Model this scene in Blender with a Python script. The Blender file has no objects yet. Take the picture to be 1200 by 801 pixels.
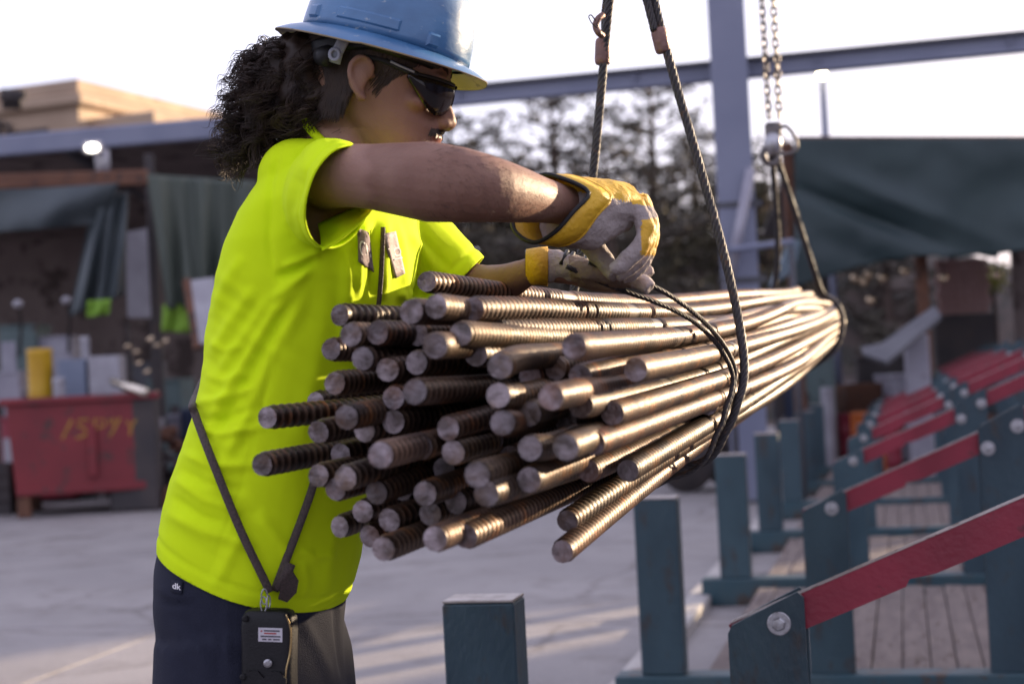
import bpy, bmesh, math, random
import numpy as np
from mathutils import Vector, Matrix, noise as mnoise
SC = bpy.context.scene
COL = SC.collection
R = math.radians
# ------------------------------------------------------------------ camera
FPX, CX, CY = 1900.0, 600.0, 400.5
PITCH, ROLL = R(1.13), R(2.9)
CAM = Vector((0, 0, 1.2))
FW = Vector((0, math.cos(PITCH), math.sin(PITCH)))
_u0 = Vector((0, -math.sin(PITCH), math.cos(PITCH))); _r0 = Vector((1, 0, 0))
RT = _r0*math.cos(ROLL) - _u0*math.sin(ROLL)
UP = _u0*math.cos(ROLL) + _r0*math.sin(ROLL)
def P(px, py, d):
    return CAM + FW*d + RT*((px-CX)/FPX*d) + UP*((CY-py)/FPX*d)
def PROJ(co):
    v = co - np.array(CAM); d = v @ np.array(FW)
    return CX + FPX*(v @ np.array(RT))/d, CY - FPX*(v @ np.array(UP))/d, d
def G(px, py, z=0.0):
    """where the line of sight through a photo pixel meets the level z"""
    r = FW + RT*((px-CX)/FPX) + UP*((CY-py)/FPX)
    return CAM + r*((z-CAM.z)/r.z)
cd = bpy.data.cameras.new('camera'); cam = bpy.data.objects.new('camera', cd); COL.objects.link(cam)
cd.sensor_width = 36; cd.lens = 57.0; cd.clip_end = 3000; cd.clip_start = 0.05
M3 = Matrix((RT, UP, -FW)).transposed()
cam.matrix_world = Matrix.Translation(CAM) @ M3.to_4x4()
cd.dof.use_dof = True; cd.dof.focus_distance = 2.5; cd.dof.aperture_fstop = 3.9; cd.dof.aperture_blades = 9
SC.camera = cam
# ------------------------------------------------------------------ light
SUN_AZ, SUN_EL = R(52), R(11)          # azimuth from +Y towards +X
w = bpy.data.worlds.new('World'); SC.world = w; w.use_nodes = True
nt = w.node_tree; nt.nodes.clear()
sky = nt.nodes.new('ShaderNodeTexSky'); sky.sky_type = 'NISHITA'; sky.sun_disc = False
sky.sun_elevation = SUN_EL; sky.sun_rotation = SUN_AZ
sky.air_density = 1.0; sky.dust_density = 4.0; sky.ozone_density = 1.2
bg = nt.nodes.new('ShaderNodeBackground'); bg.inputs[1].default_value = 0.15
wo = nt.nodes.new('ShaderNodeOutputWorld')
hz_ = nt.nodes.new('ShaderNodeMix'); hz_.data_type = 'RGBA'; hz_.inputs['Factor'].default_value = 0.74     # thin even cloud over the whole sky
hz_.inputs['B'].default_value = (3.5, 3.36, 4.3, 1); nt.links.new(sky.outputs[0], hz_.inputs['A']); nt.links.new(hz_.outputs['Result'], bg.inputs[0]); nt.links.new(bg.outputs[0], wo.inputs[0])
sd = bpy.data.lights.new('sun', 'SUN'); sd.energy = 5.0; sd.angle = R(0.6); sd.color = (1.0, 0.77, 0.51)
sun = bpy.data.objects.new('sun', sd); COL.objects.link(sun)
sdir = Vector((math.sin(SUN_AZ)*math.cos(SUN_EL), math.cos(SUN_AZ)*math.cos(SUN_EL), math.sin(SUN_EL)))
sun.rotation_euler = sdir.to_track_quat('Z', 'Y').to_euler(); sun.location = (8, 4, 8)
vs = SC.view_settings; vs.view_transform = 'Standard'; vs.look = 'None'; vs.gamma = 1; vs.exposure = 1.25
SC.display_settings.display_device = 'sRGB'
SC.cycles.use_denoising = True
SC.cycles.max_bounces = 6; SC.cycles.caustics_reflective = False; SC.cycles.caustics_refractive = False
SC.cycles.sample_clamp_indirect = 6

# ------------------------------------------------------------------ materials
MATS = {}
def mat(name, c1, c2=None, rough=0.6, metal=0.0, scale=6.0, c3=None, scale3=30.0, t3=0.62, bump=0.0, bscale=60.0,
        stretch=(1, 1, 1), rvar=0.15, spec=0.5, detail=6, sss=0.0, coat=0.0, trans=0.0, w3=0.06, t2=(0.35, 0.65), rnd=0.0):
    """noise blend of c1/c2, blotches of c3, fine bump: all in object space"""
    m = bpy.data.materials.new(name); m.use_nodes = True; n = m.node_tree.nodes; L = m.node_tree.links
    b = n['Principled BSDF']; tc = n.new('ShaderNodeTexCoord'); mp = n.new('ShaderNodeMapping')
    mp.inputs['Scale'].default_value = stretch
    L.new(tc.outputs['Object'], mp.inputs[0]); V = mp.outputs[0]
    if rnd:
        oj = n.new('ShaderNodeObjectInfo'); mj = n.new('ShaderNodeMath'); mj.operation = 'MULTIPLY'; mj.inputs[1].default_value = 97.0
        L.new(oj.outputs['Random'], mj.inputs[0]); L.new(mj.outputs[0], mp.inputs['Location'])
    c2 = c2 or tuple(x*0.8 for x in c1)
    n1 = n.new('ShaderNodeTexNoise'); n1.inputs['Scale'].default_value = scale; n1.inputs['Detail'].default_value = detail
    L.new(V, n1.inputs['Vector'])
    r1 = n.new('ShaderNodeValToRGB'); r1.color_ramp.elements[0].position = t2[0]; r1.color_ramp.elements[1].position = t2[1]
    r1.color_ramp.elements[0].color = (*c1, 1); r1.color_ramp.elements[1].color = (*c2, 1)
    L.new(n1.outputs[0], r1.inputs[0]); out = r1.outputs[0]
    if c3:
        n3 = n.new('ShaderNodeTexNoise'); n3.inputs['Scale'].default_value = scale3; n3.inputs['Detail'].default_value = 8
        n3.inputs['Roughness'].default_value = 0.65
        L.new(V, n3.inputs['Vector'])
        r3 = n.new('ShaderNodeValToRGB'); r3.color_ramp.elements[0].position = t3; r3.color_ramp.elements[1].position = t3+w3
        L.new(n3.outputs[0], r3.inputs[0])
        mx = n.new('ShaderNodeMix'); mx.data_type = 'RGBA'
        L.new(r3.outputs[0], mx.inputs['Factor']); L.new(out, mx.inputs['A']); mx.inputs['B'].default_value = (*c3, 1)
        out = mx.outputs['Result']
    if rnd:
        oi = n.new('ShaderNodeObjectInfo'); hv = n.new('ShaderNodeHueSaturation'); m1 = n.new('ShaderNodeMapRange'); m1.inputs['To Min'].default_value = 1-rnd; m1.inputs['To Max'].default_value = 1+rnd
        m2 = n.new('ShaderNodeMapRange'); m2.inputs['To Min'].default_value = .5-rnd*.03; m2.inputs['To Max'].default_value = .5+rnd*.03; mu = n.new('ShaderNodeMath'); mu.operation = 'FRACT'
        m0 = n.new('ShaderNodeMath'); m0.operation = 'MULTIPLY'; m0.inputs[1].default_value = 7.31; L.new(oi.outputs['Random'], m0.inputs[0]); L.new(m0.outputs[0], mu.inputs[0])
        L.new(oi.outputs['Random'], m1.inputs[0]); L.new(mu.outputs[0], m2.inputs[0]); L.new(m1.outputs[0], hv.inputs['Value']); L.new(m2.outputs[0], hv.inputs['Hue']); L.new(out, hv.inputs['Color']); out = hv.outputs[0]
    L.new(out, b.inputs['Base Color'])
    mr = n.new('ShaderNodeMapRange'); mr.inputs['To Min'].default_value = max(0.02, rough-rvar); mr.inputs['To Max'].default_value = min(1, rough+rvar)
    L.new(n1.outputs[0], mr.inputs[0]); L.new(mr.outputs[0], b.inputs['Roughness'])
    b.inputs['Metallic'].default_value = metal; b.inputs['Specular IOR Level'].default_value = spec
    if sss: b.inputs['Subsurface Weight'].default_value = sss; b.inputs['Subsurface Radius'].default_value = (0.01, 0.004, 0.002)
    if coat: b.inputs['Coat Weight'].default_value = coat; b.inputs['Coat Roughness'].default_value = 0.15
    if trans: b.inputs['Transmission Weight'].default_value = trans
    if bump:
        nb = n.new('ShaderNodeTexNoise'); nb.inputs['Scale'].default_value = bscale; nb.inputs['Detail'].default_value = 5
        L.new(V, nb.inputs['Vector'])
        bp = n.new('ShaderNodeBump'); bp.inputs['Strength'].default_value = bump; bp.inputs['Distance'].default_value = 0.01
        L.new(nb.outputs[0], bp.inputs['Height']); L.new(bp.outputs[0], b.inputs['Normal'])
    MATS[name] = m
    return m
def lamp_mat(name, col, s):
    m = bpy.data.materials.new(name); m.use_nodes = True; b = m.node_tree.nodes['Principled BSDF']
    b.inputs['Base Color'].default_value = (*col, 1); b.inputs['Emission Color'].default_value = (*col, 1); b.inputs['Emission Strength'].default_value = s
    return m

# ------------------------------------------------------------------ mesh helpers
def tag(o, label=None, cat=None, group=None, kind=None):
    if label: o['label'] = label
    if cat: o['category'] = cat
    if group: o['group'] = group
    if kind: o['kind'] = kind
    return o
def thing(name, label, cat, loc=(0, 0, 0), rz=0.0, group=None):
    o = bpy.data.objects.new(name, None); COL.objects.link(o); o.location = loc; o.rotation_euler = (0, 0, rz)
    o.empty_display_size = 0.1
    return tag(o, label, cat, group)
def link(name, me, parent=None, loc=None, world=True):
    o = bpy.data.objects.new(name, me); COL.objects.link(o)
    if loc is not None: o.location = loc
    if parent:
        o.parent = parent
        if world:
            mw = Matrix.Identity(4); p = parent
            while p: mw = (p.matrix_parent_inverse @ p.matrix_basis if p.parent else p.matrix_basis.copy()) @ mw; p = p.parent
            o.matrix_parent_inverse = mw.inverted()
    return o
def copy_tree(o, parent=None):
    c = o.copy(); COL.objects.link(c); c.parent = parent
    for ch in list(o.children): copy_tree(ch, c)
    return c
class MB:
    def __init__(s): s.v = []; s.f = []; s.m = []; s.mi = 0
    def add(s, vs, fs):
        k = len(s.v); s.v += [tuple(x) for x in vs]; s.f += [tuple(i+k for i in f) for f in fs]; s.m += [s.mi]*len(fs)
        return s
    def box(s, c, size, rot=None, bev=0.0):
        x, y, z = [q/2 for q in size]; c = Vector(c); b = min(bev, x*.45, y*.45, z*.45)
        if b <= 0:
            vs = [Vector((i*x, j*y, k*z)) for i in (-1, 1) for j in (-1, 1) for k in (-1, 1)]
            fs = [(0, 1, 3, 2), (4, 6, 7, 5), (0, 4, 5, 1), (2, 3, 7, 6), (0, 2, 6, 4), (1, 5, 7, 3)]
        else:
            vs = []; ix = {}
            for i in (-1, 1):
                for j in (-1, 1):
                    for k in (-1, 1):
                        for a in range(3):
                            q = [i*x, j*y, k*z]
                            for t in range(3):
                                if t != a: q[t] -= (i, j, k)[t]*b
                            ix[(i, j, k, a)] = len(vs); vs.append(Vector(q))
            fs = []
            def face(a, sg):
                o = [t for t in range(3) if t != a]; out = []
                for p, q in ((-1, -1), (1, -1), (1, 1), (-1, 1)):
                    s3 = [0]*3; s3[a] = sg; s3[o[0]] = p; s3[o[1]] = q; out.append(ix[(*s3, a)])
                fl = (sg > 0) ^ (a == 1)
                fs.append(tuple(out) if fl else tuple(out[::-1]))
            for a in range(3):
                face(a, 1); face(a, -1)
            for a in range(3):
                b1, b2 = [t for t in range(3) if t != a]
                for p in (-1, 1):
                    for q in (-1, 1):
                        def I(sa, ax): s3 = [0]*3; s3[a] = sa; s3[b1] = p; s3[b2] = q; return ix[(*s3, ax)]
                        fs.append((I(-1, b1), I(1, b1), I(1, b2), I(-1, b2)))
            for i in (-1, 1):
                for j in (-1, 1):
                    for k in (-1, 1): fs.append((ix[(i, j, k, 0)], ix[(i, j, k, 1)], ix[(i, j, k, 2)]))
        if rot is not None: vs = [rot @ q for q in vs]
        return s.add([q+c for q in vs], fs)
    def tube(s, pts, rad, n=8, caps=True, up=None, closed=False, capmi=None):
        pts = [Vector(p) for p in pts]; N = len(pts)
        if not isinstance(rad, (list, np.ndarray)): rad = [rad]*N
        t = [(pts[(i+1) % N if closed else min(i+1, N-1)]-pts[(i-1) % N if closed else max(i-1, 0)]).normalized() for i in range(N)]
        a = Vector(up) if up else (Vector((0, 0, 1)) if abs(t[0].z) < .9 else Vector((1, 0, 0)))
        nn = (a - t[0]*a.dot(t[0])).normalized(); vs = []
        for i in range(N):
            nn = nn - t[i]*nn.dot(t[i]); nn.normalize(); bb = t[i].cross(nn)
            r = rad[i]; ra, rb = (r if hasattr(r, '__len__') else (r, r))
            for k in range(n):
                an = 2*math.pi*k/n; vs.append(pts[i]+nn*(math.cos(an)*ra)+bb*(math.sin(an)*rb))
        fs = []
        for i in range(N if closed else N-1):
            for k in range(n):
                j = (i+1) % N
                fs.append((i*n+k, i*n+(k+1) % n, j*n+(k+1) % n, j*n+k))
        s.add(vs, fs)
        if caps and not closed:
            base = len(s.v)-len(vs); om = s.mi
            if capmi is not None: s.mi = capmi
            s.f.append(tuple(base+k for k in range(n))[::-1]); s.m.append(s.mi)
            s.f.append(tuple(base+(N-1)*n+k for k in range(n))); s.m.append(s.mi)
            s.mi = om
        return s
    def rings(s, rs, caps=True):
        """loft through explicit rings (lists of equal length)"""
        n = len(rs[0]); vs = [p for r in rs for p in r]; fs = []
        for i in range(len(rs)-1):
            for k in range(n): fs.append((i*n+k, i*n+(k+1) % n, (i+1)*n+(k+1) % n, (i+1)*n+k))
        if caps: fs.append(tuple(range(n))[::-1]); fs.append(tuple((len(rs)-1)*n+k for k in range(n)))
        return s.add(vs, fs)
    def lathe(s, prof, n=20, M=None):
        rs = [[Vector((r*math.cos(2*math.pi*k/n), r*math.sin(2*math.pi*k/n), z)) for k in range(n)] for r, z in prof]
        if M is not None: rs = [[M @ p for p in r] for r in rs]
        return s.rings(rs)
    def ell(s, c, rad, rot=None, nu=16, nv=10):
        c = Vector(c); rs = []
        for j in range(nv+1):
            ph = math.pi*(j+0.02)/(nv+0.04)-math.pi/2
            ring = [Vector((rad[0]*math.cos(ph)*math.cos(2*math.pi*k/nu), rad[1]*math.cos(ph)*math.sin(2*math.pi*k/nu), rad[2]*math.sin(ph))) for k in range(nu)]
            rs.append([(rot @ p if rot is not None else p)+c for p in ring])
        return s.rings(rs)
    def prism(s, poly, z0, z1, M=None):
        n = len(poly); vs = [Vector((x, y, z0)) for x, y in poly]+[Vector((x, y, z1)) for x, y in poly]
        if M is not None: vs = [M @ q for q in vs]
        fs = [tuple(range(n))[::-1], tuple(range(n, 2*n))]+[(i, (i+1) % n, n+(i+1) % n, n+i) for i in range(n)]
        return s.add(vs, fs)
    def mesh(s, name, mats, smooth=False):
        me = bpy.data.meshes.new(name); me.from_pydata(s.v, [], s.f)
        for m in (mats if isinstance(mats, (list, tuple)) else [mats]): me.materials.append(m)
        me.polygons.foreach_set('material_index', s.m)
        if smooth: me.polygons.foreach_set('use_smooth', [True]*len(s.f))
        bm = bmesh.new(); bm.from_mesh(me); bmesh.ops.recalc_face_normals(bm, faces=bm.faces); bm.to_mesh(me); bm.free()
        me.update(); return me
    def build(s, name, mats, parent=None, smooth=False, world=True, loc=None):
        if loc is not None and parent is None:
            l = Vector(loc); s.v = [tuple(Vector(q)-l) for q in s.v]
        return link(name, s.mesh(name, mats, smooth), parent, loc if parent is None else None, world)
def tagged(o, label, cat, group=None): return tag(o, label, cat, group)
def auto_smooth(o, ang=40):
    me = o.data; me.polygons.foreach_set('use_smooth', [True]*len(me.polygons))
    try: me.set_sharp_from_angle(angle=R(ang))
    except Exception: pass
    return o
def catmull(pts, n):
    pts = [Vector(p) for p in pts]; out = []
    for i in range(len(pts)-1):
        p0 = pts[max(i-1, 0)]; p1 = pts[i]; p2 = pts[i+1]; p3 = pts[min(i+2, len(pts)-1)]
        for k in range(n):
            t = k/n; out.append(0.5*((2*p1)+(p2-p0)*t+(2*p0-5*p1+4*p2-p3)*t*t+(3*p1-p0-3*p2+p3)*t**3))
    out.append(pts[-1]); return out
def rope(mb, path, r, strands=6, pitch=0.055, n=6, step=0.004):
    """a laid wire rope: helical strands round the path"""
    pts = resample(path, step); N = len(pts)
    t = [(pts[min(i+1, N-1)]-pts[max(i-1, 0)]).normalized() for i in range(N)]
    a = Vector((0, 1, 0)) if abs(t[0].y) < .9 else Vector((1, 0, 0)); nn = (a-t[0]*a.dot(t[0])).normalized(); F = []
    for i in range(N):
        nn = nn-t[i]*nn.dot(t[i]); nn.normalize(); F.append((nn.copy(), t[i].cross(nn)))
    rs = r*0.40
    for k in range(strands):
        q = []
        for i in range(N):
            an = 2*math.pi*(k/strands+i*step/pitch); q.append(pts[i]+(F[i][0]*math.cos(an)+F[i][1]*math.sin(an))*(r-rs))
        mb.tube(q, rs, n)
    return mb
def resample(path, step):
    path = [Vector(p) for p in path]; out = [path[0]]; acc = 0
    for a, b in zip(path, path[1:]):
        l = (b-a).length
        if l < 1e-9: continue
        pos = step-acc
        while pos <= l: out.append(a.lerp(b, pos/l)); pos += step
        acc = l-(pos-step)
    return out
def remesh(mb, voxel, smooth_it=4, name='tmp', factor=0.5):
    me = bpy.data.meshes.new(name); me.from_pydata(mb.v, [], mb.f)
    bm = bmesh.new(); bm.from_mesh(me)
    bmesh.ops.recalc_face_normals(bm, faces=bm.faces); bm.to_mesh(me); bm.free()
    o = bpy.data.objects.new(name, me); COL.objects.link(o)
    r = o.modifiers.new('r', 'REMESH'); r.mode = 'VOXEL'; r.voxel_size = voxel; r.use_smooth_shade = True
    if smooth_it:
        s = o.modifiers.new('s', 'SMOOTH'); s.iterations = smooth_it; s.factor = factor
    dg = bpy.context.evaluated_depsgraph_get(); e = o.evaluated_get(dg)
    out = bpy.data.meshes.new_from_object(e); bpy.data.objects.remove(o); bpy.data.meshes.remove(me)
    return out
def verts(me):
    a = np.empty(len(me.vertices)*3); me.vertices.foreach_get('co', a); return a.reshape(-1, 3)
def norms(me):
    a = np.empty(len(me.vertices)*3); me.vertex_normals.foreach_get('vector', a); return a.reshape(-1, 3)
def setv(me, a): me.vertices.foreach_set('co', a.ravel()); me.update()
def slerp_ring(c, ax, bx, ra, rb, n=24, p=2.0):
    out = []
    for k in range(n):
        t = 2*math.pi*k/n; ct, st = math.cos(t), math.sin(t)
        e = 2.0/p; out.append(Vector(c)+ax*(ra*math.copysign(abs(ct)**e, ct))+bx*(rb*math.copysign(abs(st)**e, st)))
    return out
def text_mesh(body, size, ext=0.0004, bold=False):
    cu = bpy.data.curves.new('t', 'FONT'); cu.body = body; cu.size = size; cu.extrude = ext; cu.align_x = 'CENTER'; cu.align_y = 'CENTER'
    if bold: cu.offset = size*0.02
    o = bpy.data.objects.new('t', cu); COL.objects.link(o)
    dg = bpy.context.evaluated_depsgraph_get(); me = bpy.data.meshes.new_from_object(o.evaluated_get(dg))
    bpy.data.objects.remove(o); bpy.data.curves.remove(cu); return me
# ------------------------------------------------------------------ ground
ROW = Vector((0.24, 1, 0)).normalized(); CRS = Vector((ROW.y, -ROW.x, 0)); ROWA = math.atan2(CRS.y, CRS.x)
def concrete():
    m = bpy.data.materials.new('concrete_yard'); m.use_nodes = True; n = m.node_tree.nodes; L = m.node_tree.links; b = n['Principled BSDF']
    tc = n.new('ShaderNodeTexCoord')
    def noise(s, d=8, r=.6):
        q = n.new('ShaderNodeTexNoise'); q.inputs['Scale'].default_value = s; q.inputs['Detail'].default_value = d; q.inputs['Roughness'].default_value = r
        L.new(tc.outputs['Object'], q.inputs['Vector']); return q.outputs[0]
    def ramp(src, p0, c0, p1, c1):
        r = n.new('ShaderNodeValToRGB'); e = r.color_ramp.elements
        e[0].position = p0; e[0].color = (*c0, 1); e[1].position = p1; e[1].color = (*c1, 1); L.new(src, r.inputs[0]); return r.outputs[0]
    def mix(f, a, c, mode='MIX'):
        x = n.new('ShaderNodeMix'); x.data_type = 'RGBA'; x.blend_type = mode
        if isinstance(f, float): x.inputs['Factor'].default_value = f
        else: L.new(f, x.inputs['Factor'])
        L.new(a, x.inputs['A']); L.new(c, x.inputs['B']); return x.outputs['Result']
    base = ramp(noise(0.7), .3, (.21, .195, .195), .7, (.30, .28, .275))
    st = ramp(noise(2.3, 10, .7), .50, (1, 1, 1), .72, (.62, .59, .57))
    base = mix(1.0, base, st, 'MULTIPLY')
    fine = ramp(noise(60, 6), .3, (.82, .82, .82), .7, (1.08, 1.08, 1.08))
    base = mix(1.0, base, fine, 'MULTIPLY')
    oil = ramp(noise(1.1, 5, .55), .62, (1, 1, 1), .74, (.5, .47, .46))
    base = mix(1.0, base, oil, 'MULTIPLY')
    v = n.new('ShaderNodeTexVoronoi'); v.feature = 'DISTANCE_TO_EDGE'; v.inputs['Scale'].default_value = 0.35
    wv = n.new('ShaderNodeTexNoise'); wv.inputs['Scale'].default_value = 1.5; wv.inputs['Detail'].default_value = 5
    L.new(tc.outputs['Object'], wv.inputs['Vector'])
    ad = n.new('ShaderNodeMix'); ad.data_type = 'RGBA'; ad.blend_type = 'ADD'; ad.inputs['Factor'].default_value = .5
    L.new(tc.outputs['Object'], ad.inputs['A']); L.new(wv.outputs['Color'], ad.inputs['B']); L.new(ad.outputs['Result'], v.inputs['Vector'])
    crack = ramp(v.outputs['Distance'],   .003, (.70, .68, .67), .010, (1, 1, 1))
    base = mix(1.0, base, crack, 'MULTIPLY')
    L.new(base, b.inputs['Base Color']); b.inputs['Roughness'].default_value = .75
    bp = n.new('ShaderNodeBump'); bp.inputs['Strength'].default_value = .35; bp.inputs['Distance'].default_value = .01
    L.new(noise(45, 8), bp.inputs['Height']); L.new(bp.outputs[0], b.inputs['Normal'])
    return m
M_CONC = concrete()
M_SOIL = mat('yard_soil', (.10, .08, .065), (.17, .14, .12), rough=.95, scale=.4, bump=.4, bscale=8)
# far ground sheet with the cast slabs lying on it, joints left open between them
g = MB(); g.add([(-600, -60, -.03), (600, -60, -.03), (600, 1500, -.03), (-600, 1500, -.03)], [(0, 1, 2, 3)])
tag(g.build('ground', M_SOIL), kind='structure')
yard = bpy.data.objects.new('yard_pavement', None); COL.objects.link(yard); yard.location = (0, 0, 0); tag(yard, kind='structure')
SW, SL, GAP = 3.1, 3.4, .012
o0 = Vector((-.35, 1.0, 0))
rs = random.Random(3)
for i in range(-9, 9):
    for j in range(-2, 13):
        c = o0 + CRS*((i+.5)*SW) + ROW*((j+.5)*SL); h = rs.uniform(-.002, .002)
        b = MB(); b.box((0, 0, -.06), (SW-GAP, SL-GAP, .12), bev=.006)
        s = b.build('slab', M_CONC, yard, world=False); s.location = (c.x, c.y, h); s.rotation_euler = (0, 0, ROWA)
        if (i, j) == (-9, -2): me0 = s.data
# texture runs on from slab to slab: keep the yard coordinates by a shifted mapping per slab is not needed, each slab is cast on its own
# ------------------------------------------------------------------ racks
M_TEAL = mat('teal_paint', (.013, .035, .050), (.030, .064, .083), rough=.42, scale=5, c3=(.034, .028, .026), scale3=13, t3=.555, bump=.2, bscale=90, stretch=(1, 1, .45), rnd=.18, w3=.12, rvar=.12)
M_TEALD = mat('teal_paint_worn', (.02, .06, .08), (.04, .07, .08), rough=.5, scale=6, c3=(.055, .035, .025), scale3=9, t3=.55, bump=.2, bscale=60)
M_RED = mat('red_arm_paint', (.17, .009, .024), (.23, .014, .034), rough=.45, scale=7, c3=(.05, .02, .02), scale3=18, t3=.61, bump=.15, bscale=80, w3=.1)
M_EDGE = mat('bare_steel_and_lit_edge', (.42, .38, .36), (.30, .26, .24), rough=.45, metal=.7, scale=30, c3=(.12, .07, .045), scale3=25, t3=.6)
M_BOLT = mat('zinc_bolt', (.45, .45, .48), (.30, .29, .30), rough=.35, metal=.9, scale=90, c3=(.1, .06, .04), scale3=60, t3=.66)
RK = dict(pw=.15, pd=.10, bh=.135, top=.745)
def plate_poly(w, z0, zl, zr, cham=.012):
    return [(-w/2, z0), (w/2, z0), (w/2, zr-cham), (w/2-cham, zr), (-w/2+cham*.7, zl+ (zr-zl)*.06), (-w/2, zl-cham)]
XZ = Matrix(((1, 0, 0, 0), (0, 0, 1, 0), (0, 1, 0, 0), (0, 0, 0, 1)))   # prism (x,y,z)->(x,z,y)
def hexbolt(mb, x, y, z, s=1.0):
    M = Matrix.Translation((x, y, z)) @ Matrix.Rotation(R(90), 4, 'X')
    mb.lathe([(.021*s, 0), (.023*s, .001), (.023*s, .003), (.0215*s, .004)], 20, M)
    mb.lathe([(.0125*s, .004), (.0135*s, .006), (.0135*s, .0125), (.0115*s, .0145), (.004*s, .015)], 6, M @ Matrix.Rotation(.3, 4, 'Z'))
def make_rack(label):
    root = thing('steel_bar_rack', label, 'bar rack', group='teal bar racks standing in a row')
    b = MB(); b.box((.93, 0, RK['bh']/2), (2.2, .12, RK['bh']), bev=.006); b.build('base_beam', M_TEALD, root, world=False)
    # short stop post
    b = MB(); b.box((0, 0, (RK['bh']+RK['top'])/2-.001), (.15, .10, RK['top']-RK['bh']-.006), bev=.004)
    po = b.build('stop_post', M_TEAL, root, world=False)
    b = MB(); b.box((0, 0, RK['top']), (.148, .098, .006), bev=.002); b.build('cap_plate', M_EDGE, po, world=False)
    posts = [(.575, .685, .752), (1.165, .945, 1.015), (1.79, 1.21, 1.28)]
    for x, zl, zr in posts:
        for sy in (-1, 1):
            b = MB(); b.prism(plate_poly(.15, RK['bh']+.001, zl, zr), -.006, .006, Matrix.Translation((x, sy*.034, 0)) @ XZ)
            pl = b.build('post_plate', M_TEAL, root, world=False)
        b = MB(); b.box((x, 0, (RK['bh']+zl-.16)/2), (.10, .05, zl-.16-RK['bh']), bev=.003); b.build('post_web', M_TEALD, root, world=False)
    def arm(x0, z0, x1, z1, y):
        d = Vector((x1-x0, 0, z1-z0)); l = d.length; an = math.atan2(d.z, d.x)
        M = Matrix.Translation((x0, y, z0)) @ Matrix.Rotation(-an, 4, 'Y')
        b = MB(); rr = random.Random(int(x0*100))
        top = [(-.10+i*(l+.16)/14, .033) for i in range(15)]
        bot = [(-.10+i*(l+.16)/14, -.033+rr.uniform(-.0006, .0014)) for i in range(15)]
        if x0 < 1: bot[7] = (bot[7][0], -.022); bot[6] = (bot[7][0]-.012, -.033)
        b.prism(bot+top[::-1], -.007, .007, M @ XZ)
        a = b.build('arm', M_RED, root, world=False)
        b = MB(); b.box((l/2-.02, 0, .0345), (l+.15, .0105, .0022), bev=.0008); b.v = [tuple(M @ Vector(q)) for q in b.v]
        b.build('lit_edge', M_EDGE, a, world=False)  # bright strip standing for the light on the arm's top edge
    for y in (-.012, .013):
        arm(.605, .694, 1.115, .902, y)
        arm(1.205, .952, 1.74, 1.172, y)
    for x, z in ((.600, .692), (1.118, .875), (1.215, .945), (1.745, 1.15)):
        b = MB(); hexbolt(b, x, -.040, z); b.build('bolt', M_BOLT, root, world=False)
    return root
A0 = Vector((-.085, 3.33, 0))
rack_lab = ['teal bar rack nearest the camera, whose short stop post has a bare steel top', 'second teal bar rack, its stop post just below the two lowest sunlit bars',
 'third teal bar rack back along the row', 'fourth teal bar rack back along the row', 'fifth teal bar rack back, its stop post below the wire sling',
 'sixth teal bar rack back, under the far part of the bundle', 'seventh teal bar rack back, under the far end of the bundle', 'eighth teal bar rack, blurred far down the row', 'ninth teal bar rack, last and most blurred of the row']
dists = [0, 2.4, 4.9, 7.1, 9.2, 11.2, 13.1, 15.0, 16.8]
rack0 = make_rack(rack_lab[0])
for k, dd in enumerate(dists):
    r = rack0 if k == 0 else copy_tree(rack0)
    q = A0 + ROW*dd; r.location = (q.x, q.y, 0.0); r.rotation_euler = (0, 0, ROWA + [0, .004, -.006, .01, -.008, .012, 0, -.01, 0][k]); r['label'] = rack_lab[k]
# timber decks lying between the racks, planks picked out one by one
M_DECK = mat('weathered_timber', (.115, .088, .082), (.18, .145, .13), rough=.85, scale=5, stretch=(6, 1, 1), c3=(.07, .045, .035), scale3=6, t3=.58, bump=.5, bscale=30)
for k in range(1, 6):
    q = A0 + ROW*(dists[k]+.14); L_ = (dists[k+1]-dists[k])-.30
    t = thing('timber_deck', ['', 'grey brown timber deck lying behind the second bar rack', 'grey brown timber deck lying behind the third bar rack', 'timber deck lying behind the fourth bar rack',
      'timber deck lying behind the fifth bar rack', 'timber deck lying behind the sixth bar rack'][k], 'timber deck', (q.x, q.y, 0), ROWA, 'timber decks between the racks')
    rr = random.Random(k)
    x = .12
    while x < 1.95:
        wd = rr.uniform(.085, .11); b = MB(); b.box((x+wd/2, L_/2+rr.uniform(-.02, .02), .05+rr.uniform(-.004, .004)), (wd-.004, L_, .10), bev=.003)
        b.build('plank', M_DECK, t, world=False); x += wd
# pale kerb strip along the row
M_KERB = mat('pale_kerb', (.42, .40, .38), (.32, .30, .29), rough=.8, scale=4, c3=(.15, .12, .1), scale3=8, t3=.6, bump=.3)
kb = bpy.data.objects.new('kerb', None); COL.objects.link(kb); tag(kb, kind='structure')
for i in range(9):
    c = A0 + ROW*(.3+i*2.0+.985) + CRS*(.005-.19)
    b = MB(); b.box((0, 0, .025), (.12, 1.985, .07), bev=.01); o = b.build('kerb_stone', M_KERB, kb, world=False); o.location = (c.x, c.y, 0); o.rotation_euler = (0, 0, ROWA)
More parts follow.
